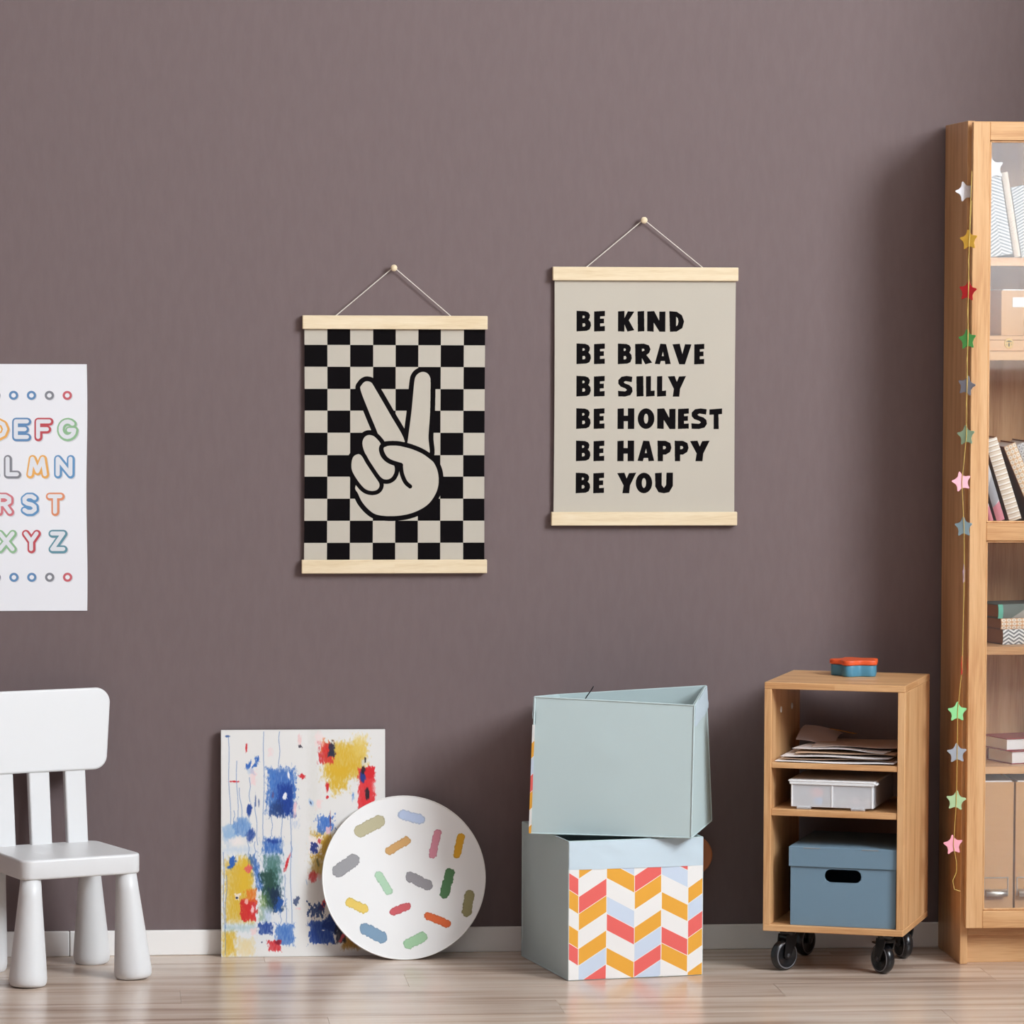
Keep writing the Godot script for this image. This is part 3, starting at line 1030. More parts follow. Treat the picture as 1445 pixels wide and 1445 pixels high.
	span(st, Vector3(-w / 2 + k2, by, -d / 2 + k2), Vector3(w / 2 - k2, by + k2, d / 2 - k2), 0.0)
	obj("box_body", st, M.frost, p)
	var milk := mat(rgb(226, 228, 230), 0.45, 0.4)
	st = mb()
	for x in [-w / 2 + 0.003, 0.0, w / 2 - 0.003]:
		span(st, Vector3(x - 0.0022, by, d / 2 - 0.004), Vector3(x + 0.0022, by + h, d / 2 + 0.0006), 0.001)
	span(st, Vector3(-0.001, by, -d / 2 + 0.004), Vector3(0.001, by + h - 0.006, d / 2 - 0.005), 0.0)
	obj("divider", st, milk, p)
	for x in [-0.068, 0.062]:
		for z in [-0.11, 0.125]:
			st = mb()
			span(st, Vector3(x - 0.017, 0.0, z - 0.012), Vector3(x + 0.017, by + 0.001, z + 0.012), 0.002)
			obj("foot", st, M.frost, p)
	st = mb()
	span(st, Vector3(-w / 2 - 0.006, by + h, -d / 2 - 0.004), Vector3(w / 2 + 0.004, by + h + 0.005, d / 2 + 0.004), 0.002)
	span(st, Vector3(-w / 2 - 0.003, by + h - 0.006, d / 2 + 0.001), Vector3(w / 2 + 0.002, by + h + 0.001, d / 2 + 0.003), 0.001)
	span(st, Vector3(w / 2 + 0.001, by + h - 0.004, d / 2 - 0.022), Vector3(w / 2 + 0.010, by + h + 0.002, d / 2 + 0.002), 0.002)
	obj("lid", st, milk, p)
	var toys := [["orange_toy", "blurred orange red toy inside the frosted plastic box", Vector3(-0.040, 0.038, 0.1145), 0.017, rgb(236, 70, 36)], ["blue_toy", "pale blue toy inside the frosted plastic box", Vector3(-0.036, 0.0185, 0.1195), 0.0115, rgb(40, 170, 240)], ["sage_toy", "small sage toy at the divider inside the plastic box", Vector3(0.022, 0.0185, 0.115), 0.0105, rgb(168, 176, 158)], ["pink_toy", "dusty pink toy inside the frosted plastic box", Vector3(0.052, 0.0185, 0.112), 0.0115, rgb(206, 172, 166)], ["beige_toy", "beige toy in the corner of the plastic box", Vector3(0.080, 0.0185, 0.11), 0.0105, rgb(196, 182, 166)]]
	for q in toys:
		st = mb()
		var prof := []
		for i in 9:
			var a := -PI / 2 + PI * i / 8.0
			prof.append(Vector2(maxf(cos(a) * q[3] * (1.0 + 0.15 * sin(3.0 * a)), 0.0), sin(a) * q[3] * 0.9))
		prof[0].x = 0.0
		prof[8].x = 0.0
		lathe(st, prof, 18)
		var o := obj(q[0], st, mat(q[4], 0.5))
		o.position = in_cart(q[2] + Vector3(-0.007, 0.3895, 0.020))
		tag(o, q[1], "toy")
	# cardboard box with a lid and a hand hole
	var c := thing("cardboard_box", "grey blue cardboard box with lid in the cart's lowest compartment", "box", in_cart(Vector3(0.0215, 0.1140, 0.008)), CART_TURN)
	var blue := mat(rgb(112, 138, 156), 0.7, 0.35)
	w = 0.252
	h = 0.186
	d = 0.30
	var kk := 0.003
	st = mb()
	var cy := 0.120
	var hw := 0.044
	var hr := 0.0155
	var upper := PackedVector2Array([Vector2(-w / 2, cy)])
	var lower := PackedVector2Array([Vector2(w / 2, cy)])
	for i in 9:
		var a := PI - PI / 2 * i / 8.0
		upper.append(Vector2(-hw + hr + cos(a) * hr, cy + sin(a) * hr))
		lower.append(Vector2(hw - hr - cos(a) * hr, cy - sin(a) * hr))
	for i in 9:
		var a := PI / 2 - PI / 2 * i / 8.0
		upper.append(Vector2(hw - hr + cos(a) * hr, cy + sin(a) * hr))
		lower.append(Vector2(-hw + hr - cos(a) * hr, cy - sin(a) * hr))
	upper.append_array([Vector2(w / 2, cy), Vector2(w / 2, h - 0.002), Vector2(-w / 2, h - 0.002)])
	lower.append_array([Vector2(-w / 2, cy), Vector2(-w / 2, 0.0), Vector2(w / 2, 0.0)])
	extrude(st, upper, kk, 0.0001, 1, at(Vector3(0, 0, d / 2 - kk / 2)))
	extrude(st, lower, kk, 0.0001, 1, at(Vector3(0, 0, d / 2 - kk / 2)))
	span(st, Vector3(-w / 2, 0, -d / 2), Vector3(w / 2, h - 0.002, -d / 2 + kk), 0.0006)
	for s in [-1, 1]:
		bx(st, Vector3(s * (w / 2 - kk / 2), h / 2 - 0.001, 0), Vector3(kk, h - 0.002, d - 2 * kk), 0.0004)
	span(st, Vector3(-w / 2 + kk, 0, -d / 2 + kk), Vector3(w / 2 - kk, kk, d / 2 - kk), 0.0)
	obj("box_body", st, blue, c)
	st = mb()
	span(st, Vector3(-w / 2 - 0.004, h - 0.002, -d / 2 - 0.004), Vector3(w / 2 + 0.003, h + 0.001, d / 2 + 0.004), 0.001)
	span(st, Vector3(-w / 2 - 0.004, h - 0.046, d / 2 + 0.001), Vector3(w / 2 + 0.003, h, d / 2 + 0.004), 0.0008)
	span(st, Vector3(-w / 2 - 0.004, h - 0.046, -d / 2 - 0.004), Vector3(w / 2 + 0.003, h, -d / 2 - 0.001), 0.0008)
	span(st, Vector3(-w / 2 - 0.004, h - 0.046, -d / 2 - 0.001), Vector3(-w / 2 - 0.001, h, d / 2 + 0.001), 0.0006)
	span(st, Vector3(w / 2 + 0.0006, h - 0.046, -d / 2 - 0.001), Vector3(w / 2 + 0.003, h, d / 2 + 0.001), 0.0006)
	var lid := obj("lid", st, blue, c)
	for x in [-0.075, 0.065]:
		st = mb()
		span(st, Vector3(x - 0.020, h - 0.0030, d / 2 + 0.0036), Vector3(x + 0.020, h - 0.0005, d / 2 + 0.0046), 0.0003)
		obj("tab", st, mat(rgb(128, 132, 134), 0.7), lid)
	# round-ended board standing behind the storage boxes
	var b := thing("wooden_paddle", "brown round ended wooden paddle standing behind the storage boxes", "paddle", Vector3(1.405, 0, 0.0445))
	st = mb()
	var pad := PackedVector2Array()
	for i in 37:
		var a := deg_to_rad(-65.0 + 310.0 * i / 36.0)
		pad.append(Vector2(cos(a) * 0.049, 0.238 + sin(a) * 0.049))
	pad.append(Vector2(-0.0207, 0.003))
	pad.append(Vector2(0.0207, 0.003))
	extrude(st, pad, 0.014, 0.003, 2, at(Vector3.ZERO, 0, 0, 0))
	obj("paddle_body", st, mat(rgb(186, 112, 66), 0.5), b)


# ------------------------------------------------------------------ fabric storage boxes
func chevron_image() -> Image:
	var S := 0.75
	var O := Vector2(137, 150)
	var im := blank(int(1198 * S), int(1044 * S), rgb(232, 229, 224))
	var Rr := rgb(226, 104, 98)
	var Oo := rgb(226, 164, 66)
	var Bb := rgb(196, 208, 224)
	var Ww := rgb(228, 226, 223)
	# columns: x range, rise to the right, boundaries on the left edge, colours from the top
	var cols := [
		[137, 223, -58.0, [10, 177, 337, 512, 672, 842, 1002, 1300], [Ww, Rr, Oo, Ww, Oo, Rr, Ww]],
		[223, 470, 165.0, [70, 235, 405, 567, 727, 898, 1060, 1222, 1400], [Oo, Ww, Rr, Oo, Ww, Oo, Bb, Rr]],
		[470, 718, -146.0, [-90, 76, 240, 410, 575, 735, 897, 1060, 1260], [Bb, Oo, Ww, Bb, Rr, Ww, Oo, Ww]],
		[718, 960, 158.0, [60, 225, 381, 546, 714, 872, 1042, 1194, 1340], [Ww, Rr, Oo, Ww, Oo, Bb, Rr, Bb]],
		[960, 1200, -132.0, [-90, 60, 225, 387, 548, 716, 874, 1034, 1260], [Rr, Bb, Ww, Oo, Ww, Rr, Oo, Ww]],
		[1200, 1335, 92.0, [190, 360, 511, 675, 840, 1008, 1166, 1330], [Ww, Oo, Bb, Rr, Oo, Ww, Oo]]]
	for c in cols:
		for k in c[4].size():
			var a: float = c[3][k]
			var b: float = c[3][k + 1]
			var g := 3.0
			var q := [Vector2(c[0] + 3, a + g), Vector2(c[1] - 3, a + g - c[2]), Vector2(c[1] - 3, b - g - c[2]), Vector2(c[0] + 3, b - g)]
			var p := []
			for v in q:
				p.append((v - O) * S)
			fill_poly(im, [p], c[4][k])
	return im

func storage_box(label: String, pos: Vector3, turn: float, w: float, d: float, h: float, print_side: String, cuff: float, seed_: int) -> Node3D:
	# pos: middle of the front edge on the ground; print_side: the face with the chevron print
	var t := thing("storage_box", label, "box", pos, turn)
	var nz := noise(seed_, 1.2, 2)
	var k := 0.005
	var sides := {
		"front": [Vector3(-w / 2, 0, 0), Vector3(1, 0, 0), w, Vector3(0, 0, 1)],
		"back": [Vector3(w / 2, 0, -d), Vector3(-1, 0, 0), w, Vector3(0, 0, -1)],
		"left": [Vector3(-w / 2, 0, -d), Vector3(0, 0, 1), d, Vector3(-1, 0, 0)],
		"right": [Vector3(w / 2, 0, 0), Vector3(0, 0, -1), d, Vector3(1, 0, 0)]}
	var st := mb()
	for name_ in sides:
		var s: Array = sides[name_]
		var fn := func(u: float, v: float) -> Vector3:
			var e := sin(PI * u) * sin(PI * clampf(v, 0.02, 0.98))
			return s[0] + s[1] * (s[2] * u) + Vector3(0, h * (1.0 - v), 0) + s[3] * (0.0012 * e + 0.003 * e * nz.get_noise_2d(u * 2.0, v * 2.0 + seed_))
		sheet(st, 10, 10, fn, s[3], k)
	obj("walls", st, M.fabric, t)
	st = mb()
	span(st, Vector3(-w / 2 + 0.004, 0.001, -d + 0.004), Vector3(w / 2 - 0.004, 0.006, -0.004), 0.001)
	obj("base", st, M.fabric, t)
	# piping along the rim and the upright edges
	st = mb()
	var r := 0.0019
	var cs := [Vector3(-w / 2, h, 0), Vector3(w / 2, h, 0), Vector3(w / 2, h, -d), Vector3(-w / 2, h, -d)]
	for i in 4:
		tube(st, [cs[i], cs[i].lerp(cs[(i + 1) % 4], 0.5), cs[(i + 1) % 4]], r)
		tube(st, [cs[i], cs[i] - Vector3(0, h - 0.004, 0)], r)
		tube(st, [cs[i] - Vector3(0, h - r, 0), cs[(i + 1) % 4] - Vector3(0, h - r, 0)], r)
	obj("piping", st, M.fabric, t)
	# printed panel
	var s: Array = sides[print_side]
	st = mb()
	var ph := h - 0.068
	var pf := func(u: float, v: float) -> Vector3:
		var e := sin(PI * u) * sin(PI * clampf((ph * (1.0 - v)) / h, 0.02, 0.98))
		return s[0] + s[1] * (s[2] * u) + Vector3(0, 0.002 + ph * (1.0 - v), 0) + s[3] * (0.0030 + 0.0035 * e)
	sheet(st, 10, 8, pf, s[3], 0.0012)
	obj("printed_panel", st, M.chevron, t).set_meta("label", "chevron print in coral, ochre, pale blue and white")
	if print_side == "left":
		# the print wraps a little round the front edge
		st = mb()
		var ef := func(u: float, v: float) -> Vector3:
			return Vector3(-w / 2 - 0.003 + 0.0058 * u, 0.002 + ph * (1.0 - v), 0.0026)
		sheet(st, 1, 8, ef, Vector3(0, 0, 1), 0.0012)
		var em: StandardMaterial3D = M.chevron.duplicate()
		em.uv1_scale = Vector3(0.03, 1, 1)
		em.uv1_offset = Vector3(0.93, 0, 0)
		obj("print_edge", st, em, t)
	# folded cuffs
	for name_ in ([print_side] if print_side == "front" else [print_side, "right"]):
		var q: Array = sides[name_]
		st = mb()
		var cf := func(u: float, v: float) -> Vector3:
			var e := sin(PI * u)
			return q[0] + q[1] * (q[2] * u) + Vector3(0, h - cuff * v, 0) + q[3] * (0.0036 + 0.0030 * e * v + 0.002 * nz.get_noise_2d(u * 3.0, v * 3.0))
		sheet(st, 14, 5, cf, q[3], 0.0014)
		obj("cuff", st, M.fabric_cuff, t)
	return t

func build_storage_boxes() -> void:
	M.chevron = printed(tex(chevron_image()), 0.85, 0.25)
	storage_box("pale blue fabric box with chevron printed front standing on the floor", Vector3(1.218, 0, 0.424), 0.1887, 0.33, 0.38, 0.327, "front", 0.066, 5)
	# the upper box leans out of shape: its far right edge is pulled in at the top
	warp = func(p: Vector3) -> Vector3:
		var f := clampf(p.y / 0.33, 0.0, 1.2)
		var back := clampf(-p.z / 0.33, 0.0, 1.0)
		var rgt := clampf((p.x + 0.19) / 0.38, 0.0, 1.0)
		return p + Vector3(-0.016 * f * back * rgt + 0.006 * f * (1.0 - back) - 0.004 * (1.0 - f) * (1.0 - rgt), -0.012 * f * (1.0 - back) * rgt + 0.004 * f * back * rgt - 0.026 * f * back * (1.0 - rgt), 0)
	storage_box("pale blue fabric box with plain front stacked on the chevron box", Vector3(1.163, 0.331, 0.392), -0.29, 0.38, 0.33, 0.325, "left", 0.052, 8)
	warp = null
	var st := mb()
	tube(st, [Vector3(1.106, 0.635, 0.290), Vector3(1.116, 0.6525, 0.290), Vector3(1.124, 0.663, 0.290), Vector3(1.1315, 0.676, 0.292)], 0.0013)
	tag(obj("black_cord", st, M.black_plastic), "thin black cord end poking out of the upper fabric box", "cord")


# ------------------------------------------------------------------ chair
func build_chair() -> void:
	var t := thing("childrens_chair", "white plastic children's chair with three back slats and tapered legs", "chair", Vector3(-0.128, 0, 0.274), 0.395)
	var st := mb()
	# seat: rounded slab
	var seat := PackedVector2Array()
	var sw := 0.150
	var rad := 0.028
	for c in [[sw - rad, 0.146 - rad, 0.0], [-sw + rad, 0.146 - rad, PI / 2], [-sw + rad + 0.004, -0.132 + rad, PI], [sw - rad - 0.004, -0.132 + rad, PI * 1.5]]:
		for i in 9:
			var a: float = c[2] + PI / 2 * i / 8.0
			seat.append(Vector2(c[0] + cos(a) * rad, c[1] + sin(a) * rad))
	# xy of the outline become x and z of the seat
	var flat := Transform3D(Basis(Vector3(1, 0, 0), Vector3(0, 0, 1), Vector3(0, -1, 0)), Vector3(0, 0.271, 0))
	extrude(st, seat, 0.047, 0.006, 4, flat)
	obj("seat", st, M.white_plastic, t)
	# legs: tapered cones splayed outward
	for sx in [-1, 1]:
		for sz in [-1, 1]:
			st = mb()
			var top := Vector3(sx * 0.119, 0.249, sz * 0.112 + 0.006)
			var foot := Vector3(sx * 0.132, 0.0, sz * 0.128 + 0.004)
			var y := (top - foot).normalized()
			var x := y.cross(Vector3(0, 0, 1)).normalized()
			var prof := [Vector2(0, 0.0005), Vector2(0.034, 0.0005), Vector2(0.0400, 0.0035), Vector2(0.0415, 0.006), Vector2(0.0432, 0.010), Vector2(0.0440, 0.020), Vector2(0.0430, 0.032), Vector2(0.0385, 0.085), Vector2(0.0325, 0.15), Vector2(0.0270, 0.21), Vector2(0.0238, 0.2495), Vector2(0, 0.2495)]
			lathe(st, prof, 36, Transform3D(Basis(x, y, x.cross(y)), foot))
			obj("leg", st, M.white_plastic, t)
	# slats and backrest lean back
	var tilt := at(Vector3(0, 0.288, -0.118), 0, -0.11)
	for sx in [-1, 0, 1]:
		st = mb()
		extrude(st, rounded_rect(0.0265, 0.0265, 0.200, 0.004, 3), 0.017, 0.004, 3, tilt * at(Vector3(sx * 0.0920, 0, 0)))
		obj("slat", st, M.white_plastic, t)
	st = mb()
	extrude(st, rounded_rect(0.175, 0.188, 0.196, 0.036, 10), 0.021, 0.005, 4, tilt * at(Vector3(0, 0.176, 0.003)))
	obj("backrest", st, M.white_plastic, t)


# ------------------------------------------------------------------ prints on the wall
func build_wall_prints() -> void:
	# alphabet poster
	var st := mb()
	var w := 0.421
	var h := 0.594
	var fn := func(u: float, v: float) -> Vector3:
		var curl := 0.0022 * pow(u, 6.0) * sin(v * 9.0 + 0.6)
		return Vector3(-w + w * u + 0.0012 * sin(v * 9.0) * pow(u, 8.0), h * (1.0 - v), 0.0022 + maxf(curl, 0.0))
	sheet(st, 16, 20, fn, Vector3(0, 0, 1), 0.0006)
	var o := obj("alphabet_poster", st, printed(tex(alphabet_image()), 0.5, 0.4))
	o.position = Vector3(-0.065, 0.8375, 0)
	tag(o, "white alphabet poster with pastel outlined letters on the wall", "poster")
	hanging_print("cream and black checked print with a peace hand, hung from cord", Vector3(0.6765, 0.927, 0), 0.448, 0.624, 0.739, [0.533, 0.812], hand_image(), M.pine, 0.673)
	hanging_print("cream print with six lines of black lettering, hung from cord", Vector3(1.286, 1.0425, 0), 0.454, 0.6285, 0.742, [1.141, 1.427], words_image(), M.pine2, 1.281)

func hanging_print(label: String, pos: Vector3, w: float, h: float, peg_y: float, cord_x: Array, im: Image, wood: Material, peg_x: float) -> void:
	var t := thing("hanging_print", label, "print", pos)
	var st := mb()
	for f in [0.0012, 0.0108]:
		bx(st, Vector3(0, h - 0.0165, f + 0.0042), Vector3(w, 0.033, 0.0086), 0.0012)
	obj("top_rail", st, wood, t)
	st = mb()
	for f in [0.0012, 0.0108]:
		bx(st, Vector3(0, 0.0165, f + 0.0042), Vector3(w + 0.002, 0.033, 0.0086), 0.0012)
	obj("bottom_rail", st, wood, t)
	st = mb()
	var cw := w - 0.010
	var y0 := 0.030
	var y1 := h - 0.030
	var fn := func(u: float, v: float) -> Vector3:
		var e := sin(PI * v)
		var pull := 0.0016 * e * (1.0 - 2.0 * u)
		return Vector3(-cw / 2 + cw * u + pull * 0.6, lerpf(y1, y0, v), 0.0105 + 0.0008 * e)
	sheet(st, 8, 12, fn, Vector3(0, 0, 1), 0.0009)
	obj("canvas", st, printed(tex(im), 0.85, 0.2), t)
	st = mb()
	var py := peg_y
	var px := peg_x - pos.x
	tube(st, [Vector3(cord_x[0] - pos.x, h - 0.001, 0.0105), Vector3(px - 0.005, py - 0.002, 0.0105), Vector3(px, py + 0.004, 0.0105), Vector3(px + 0.005, py - 0.002, 0.0105), Vector3(cord_x[1] - pos.x, h - 0.001, 0.0105)], 0.0012, 8)
	obj("hanging_cord", st, M.cord, t)
	var p := mb()
	lathe(p, [Vector2(0, 0.0), Vector2(0.0035, 0.0), Vector2(0.0035, 0.013), Vector2(0.0078, 0.0145), Vector2(0.0082, 0.019), Vector2(0.0068, 0.0215), Vector2(0, 0.022)], 20, at(Vector3.ZERO, 0, PI / 2))
	var peg := obj("wall_peg", p, M.pine)
	peg.position = Vector3(peg_x, pos.y + py, 0.0)
	tag(peg, "small wooden wall peg holding the cord of the " + ("checked print" if peg_x < 1.0 else "lettered print"), "peg")

func hand_image() -> Image:
	var S := 1.6
	var O := Vector2(90, 333)
	var cream := rgb(190, 183, 170)
	var black := rgb(13, 10, 12)
	var im := blank(int(768 * S), int(1002 * S), cream)
	var xs := [90, 187, 284, 381, 477, 573, 669, 767, 860]
	var ys := [320, 406, 500, 595, 688, 783, 879, 972, 1067, 1162, 1257, 1345]
	for i in 8:
		for j in 11:
			if (i + j) % 2 == 1:
				fill_poly(im, [pv([xs[i], ys[j], xs[i + 1], ys[j], xs[i + 1], ys[j + 1], xs[i], ys[j + 1]], S, O)], black)
	var index := smooth(pv([328, 600, 333, 577, 346, 564, 360, 562, 374, 568, 386, 586, 452, 700, 516, 818, 480, 850, 420, 830, 396, 772, 362, 690], S, O))
	var middle := smooth(pv([530, 812, 545, 690, 556, 570, 563, 540, 578, 525, 595, 521, 612, 527, 623, 543, 626, 570, 624, 700, 618, 800, 620, 880, 560, 880, 525, 850], S, O))
	var palm := smooth(pv([430, 850, 445, 842, 490, 838, 545, 852, 595, 873, 632, 900, 655, 940, 662, 985, 657, 1025, 640, 1062, 612, 1095, 570, 1120, 520, 1136, 460, 1142, 400, 1136, 365, 1115, 335, 1080, 318, 1045, 306, 1015, 340, 960, 400, 900], S, O))
	var ring := smooth(pv([336, 832, 342, 806, 360, 793, 383, 797, 403, 815, 414, 832, 412, 856, 424, 886, 446, 904, 470, 922, 474, 948, 462, 974, 440, 984, 415, 974, 380, 925, 348, 872], S, O))
	var pinky := smooth(pv([290, 912, 298, 886, 318, 875, 334, 884, 352, 915, 385, 965, 407, 998, 408, 1016, 396, 1030, 372, 1033, 345, 1022, 314, 985, 292, 945], S, O))
	for p in [index, middle, palm, ring, pinky]:
		stroke(im, p, 42 * S, black, true)
	fill_poly(im, [index], cream)
	fill_poly(im, [middle], cream)
	fill_poly(im, [palm], cream)
	stroke(im, smooth(pv([405, 856, 414, 838, 440, 829, 490, 829, 545, 842, 600, 866, 645, 900], S, O), false), 20 * S, black)
	stroke(im, ring, 38 * S, black, true)
	fill_poly(im, [ring], cream)
	stroke(im, pinky, 36 * S, black, true)
	fill_poly(im, [pinky], cream)
	# thumb over the ring finger
	var thumb := smooth(pv([426, 852, 440, 842, 490, 840, 560, 870, 575, 920, 510, 926, 470, 906, 440, 884], S, O))
	fill_poly(im, [thumb], cream)
	stroke(im, smooth(pv([545, 842, 490, 829, 440, 830, 417, 846, 424, 880, 452, 906, 500, 922], S, O), false), 20 * S, black)
	stroke(im, smooth(pv([500, 924, 505, 960, 520, 995, 540, 1014], S, O), false), 18 * S, black)
	stroke(im, pv([488, 930, 486, 950], S, O), 14 * S, black)
	return im

func glyph(ch: String) -> Array:
	match ch:
		"E": return [[0, .03, 1, 0, 1, .25, .56, .27, .56, .38, .92, .37, .92, .60, .56, .61, .56, .75, 1, .73, 1, .98, 0, 1]]
		"B": return [[0, 0, .6, .02, .82, .08, .93, .2, .9, .35, .82, .43, .97, .55, 1, .72, .9, .9, .7, .97, 0, 1], [.42, .24, .52, .23, .58, .29, .53, .35, .42, .36], [.42, .61, .56, .6, .62, .69, .56, .76, .42, .77]]
		"K": return [[0, .02, .40, 0, .40, .34, .6, .02, 1, .03, .66, .45, 1, .93, .58, 1, .40, .66, .40, 1, 0, .99]]
		"I": return [[0, .02, .95, 0, 1, .98, .05, 1]]
		"N": return [[0, .02, .38, 0, .66, .46, .66, .03, 1, .02, 1, 1, .68, 1, .36, .56, .36, 1, 0, .98]]
		"D": return [[0, 0, .5, .03, .85, .2, 1, .5, .88, .82, .5, .99, .05, 1], [.46, .27, .57, .34, .62, .5, .57, .67, .46, .74]]
		"R": return [[0, .02, .5, 0, .8, .08, .9, .27, .82, .45, .66, .55, 1, .92, .6, 1, .40, .7, .40, 1, .02, 1], [.40, .25, .52, .25, .55, .33, .40, .38]]
		"A": return [[.34, 0, .7, .02, 1, .98, .66, 1, .63, .84, .38, .84, .32, 1, 0, .98], [.51, .38, .56, .6, .44, .6]]
		"V": return [[0, .03, .38, 0, .52, .50, .66, .02, 1, .03, .66, 1, .36, 1]]
		"L": return [[0, .02, .58, 0, .58, .72, 1, .7, 1, .97, .02, 1]]
		"Y": return [[0, .02, .38, 0, .5, .28, .62, .02, 1, 0, .68, .62, .64, 1, .28, 1, .34, .62]]
		"H": return [[0, .02, .38, 0, .38, .36, .62, .36, .62, 0, 1, 0, 1, 1, .62, 1, .62, .63, .38, .63, .38, 1, 0, 1]]
		"T": return [[0, .05, 1, 0, 1, .27, .72, .29, .74, 1, .34, 1, .34, .3, 0, .31]]
		"P": return [[0, 0, .6, .01, .92, .12, 1, .35, .9, .55, .6, .68, .40, .68, .40, 1, .02, 1], [.40, .26, .56, .27, .62, .34, .54, .41, .40, .42]]
		"U": return [[0, .02, .38, 0, .38, .6, .5, .74, .62, .6, .64, 0, 1, 0, 1, .65, .8, .95, .5, 1, .2, .95, .02, .68]]
		"O": return [arc(.5, .5, .5, .5, 0, 360, 24), arc(.5, .5, .13, .24, 0, 360, 16)]
		"S": return [[.98, .04, .6, 0, .25, .04, .04, .2, .04, .38, .2, .52, .5, .6, .62, .68, .5, .75, .02, .72, .04, .99, .5, 1, .85, .93, 1, .75, .96, .56, .78, .44, .48, .36, .40, .30, .52, .25, .94, .30]]
	return []

func words_image() -> Image:
	var S := 1.6
	var O := Vector2(72, 318)
	var cream := rgb(190, 183, 170)
	var black := rgb(13, 10, 12)
	var im := blank(int(787 * S), int(1019 * S), cream)
	var be := [["B", 167, 230], ["E", 243, 290]]
	var rows := [
		[455, [["K", 347, 418], ["I", 432, 462], ["N", 474, 553], ["D", 570, 635]]],
		[597, [["B", 347, 408], ["R", 422, 497], ["A", 508, 578], ["V", 585, 668], ["E", 680, 724]]],
		[738, [["S", 347, 412], ["I", 428, 460], ["L", 470, 508], ["L", 518, 558], ["Y", 565, 645]]],
		[879, [["H", 347, 420], ["O", 435, 508], ["N", 520, 600], ["E", 611, 658], ["S", 668, 738], ["T", 748, 804]]],
		[1020, [["H", 347, 420], ["A", 435, 508], ["P", 522, 583], ["P", 597, 658], ["Y", 664, 750]]],
		[1160, [["Y", 347, 430], ["O", 428, 500], ["U", 512, 590]]]]
	for r in rows:
		for g in be + r[1]:
			var polys := []
			for p in glyph(g[0]):
				var q := []
				for k in range(0, p.size(), 2):
					q.append((Vector2(lerpf(g[1], g[2], p[k]), r[0] + 90.0 * p[k + 1]) - O) * S)
				polys.append(q)
			fill_poly(im, polys, black)
	return im

func skeleton(ch: String) -> Array:
	match ch:
		"A": return [[0, 1, .5, 0, 1, 1], [.2, .66, .8, .66]]
		"B": return [[0, 0, .6, 0, .9, .15, .9, .33, .6, .47, 0, .47, 0, 1, .65, 1, 1, .85, 1, .62, .65, .47], [0, 0, 0, 1]]
		"C": return [arc(.5, .5, .5, .5, -45, -315, 14)]
		"D": return [[0, 0, .45, 0, .85, .18, 1, .5, .85, .82, .45, 1, 0, 1, 0, 0]]
		"E": return [[1, 0, 0, 0, 0, 1, 1, 1], [0, .5, .8, .5]]
		"F": return [[1, 0, 0, 0, 0, 1], [0, .5, .8, .5]]
		"G": return [arc(.5, .5, .5, .5, -45, -330, 14) + [.98, .55, .6, .55]]
		"H": return [[0, 0, 0, 1], [1, 0, 1, 1], [0, .5, 1, .5]]
		"I": return [[.5, 0, .5, 1]]
		"J": return [[1, 0, 1, .7, .8, .95, .5, 1, .15, .9, 0, .7]]
		"K": return [[0, 0, 0, 1], [.95, 0, .05, .55], [.35, .42, 1, 1]]
		"L": return [[0, 0, 0, 1, 1, 1]]
		"M": return [[0, 1, .16, 0, .5, .8, .84, 0, 1, 1]]
		"N": return [[0, 1, 0, 0, 1, 1, 1, 0]]
		"O": return [arc(.5, .5, .5, .5, 0, 360, 20)]
		"P": return [[0, 1, 0, 0, .6, 0, .95, .15, .95, .4, .6, .55, 0, .55]]
		"Q": return [arc(.5, .5, .5, .5, 0, 360, 20), [.65, .7, 1, 1]]
		"R": return [[0, 1, 0, 0, .6, 0, .95, .15, .95, .36, .6, .5, 0, .5], [.5, .52, 1, 1]]
		"S": return [[.95, .12, .7, 0, .3, 0, .03, .15, .05, .36, .3, .47, .7, .53, .95, .66, .97, .86, .7, 1, .3, 1, .03, .88]]
		"T": return [[0, 0, 1, 0], [.5, 0, .5, 1]]
		"U": return [[0, 0, 0, .65, .2, .93, .5, 1, .8, .93, 1, .65, 1, 0]]
		"V": return [[0, 0, .5, 1, 1, 0]]
		"W": return [[0, 0, .2, 1, .5, .3, .8, 1, 1, 0]]
		"X": return [[0, 0, 1, 1], [1, 0, 0, 1]]
		"Y": return [[0, 0, .5, .5, 1, 0], [.5, .5, .5, 1]]
		"Z": return [[0, 0, 1, 0, 0, 1, 1, 1]]
	return []

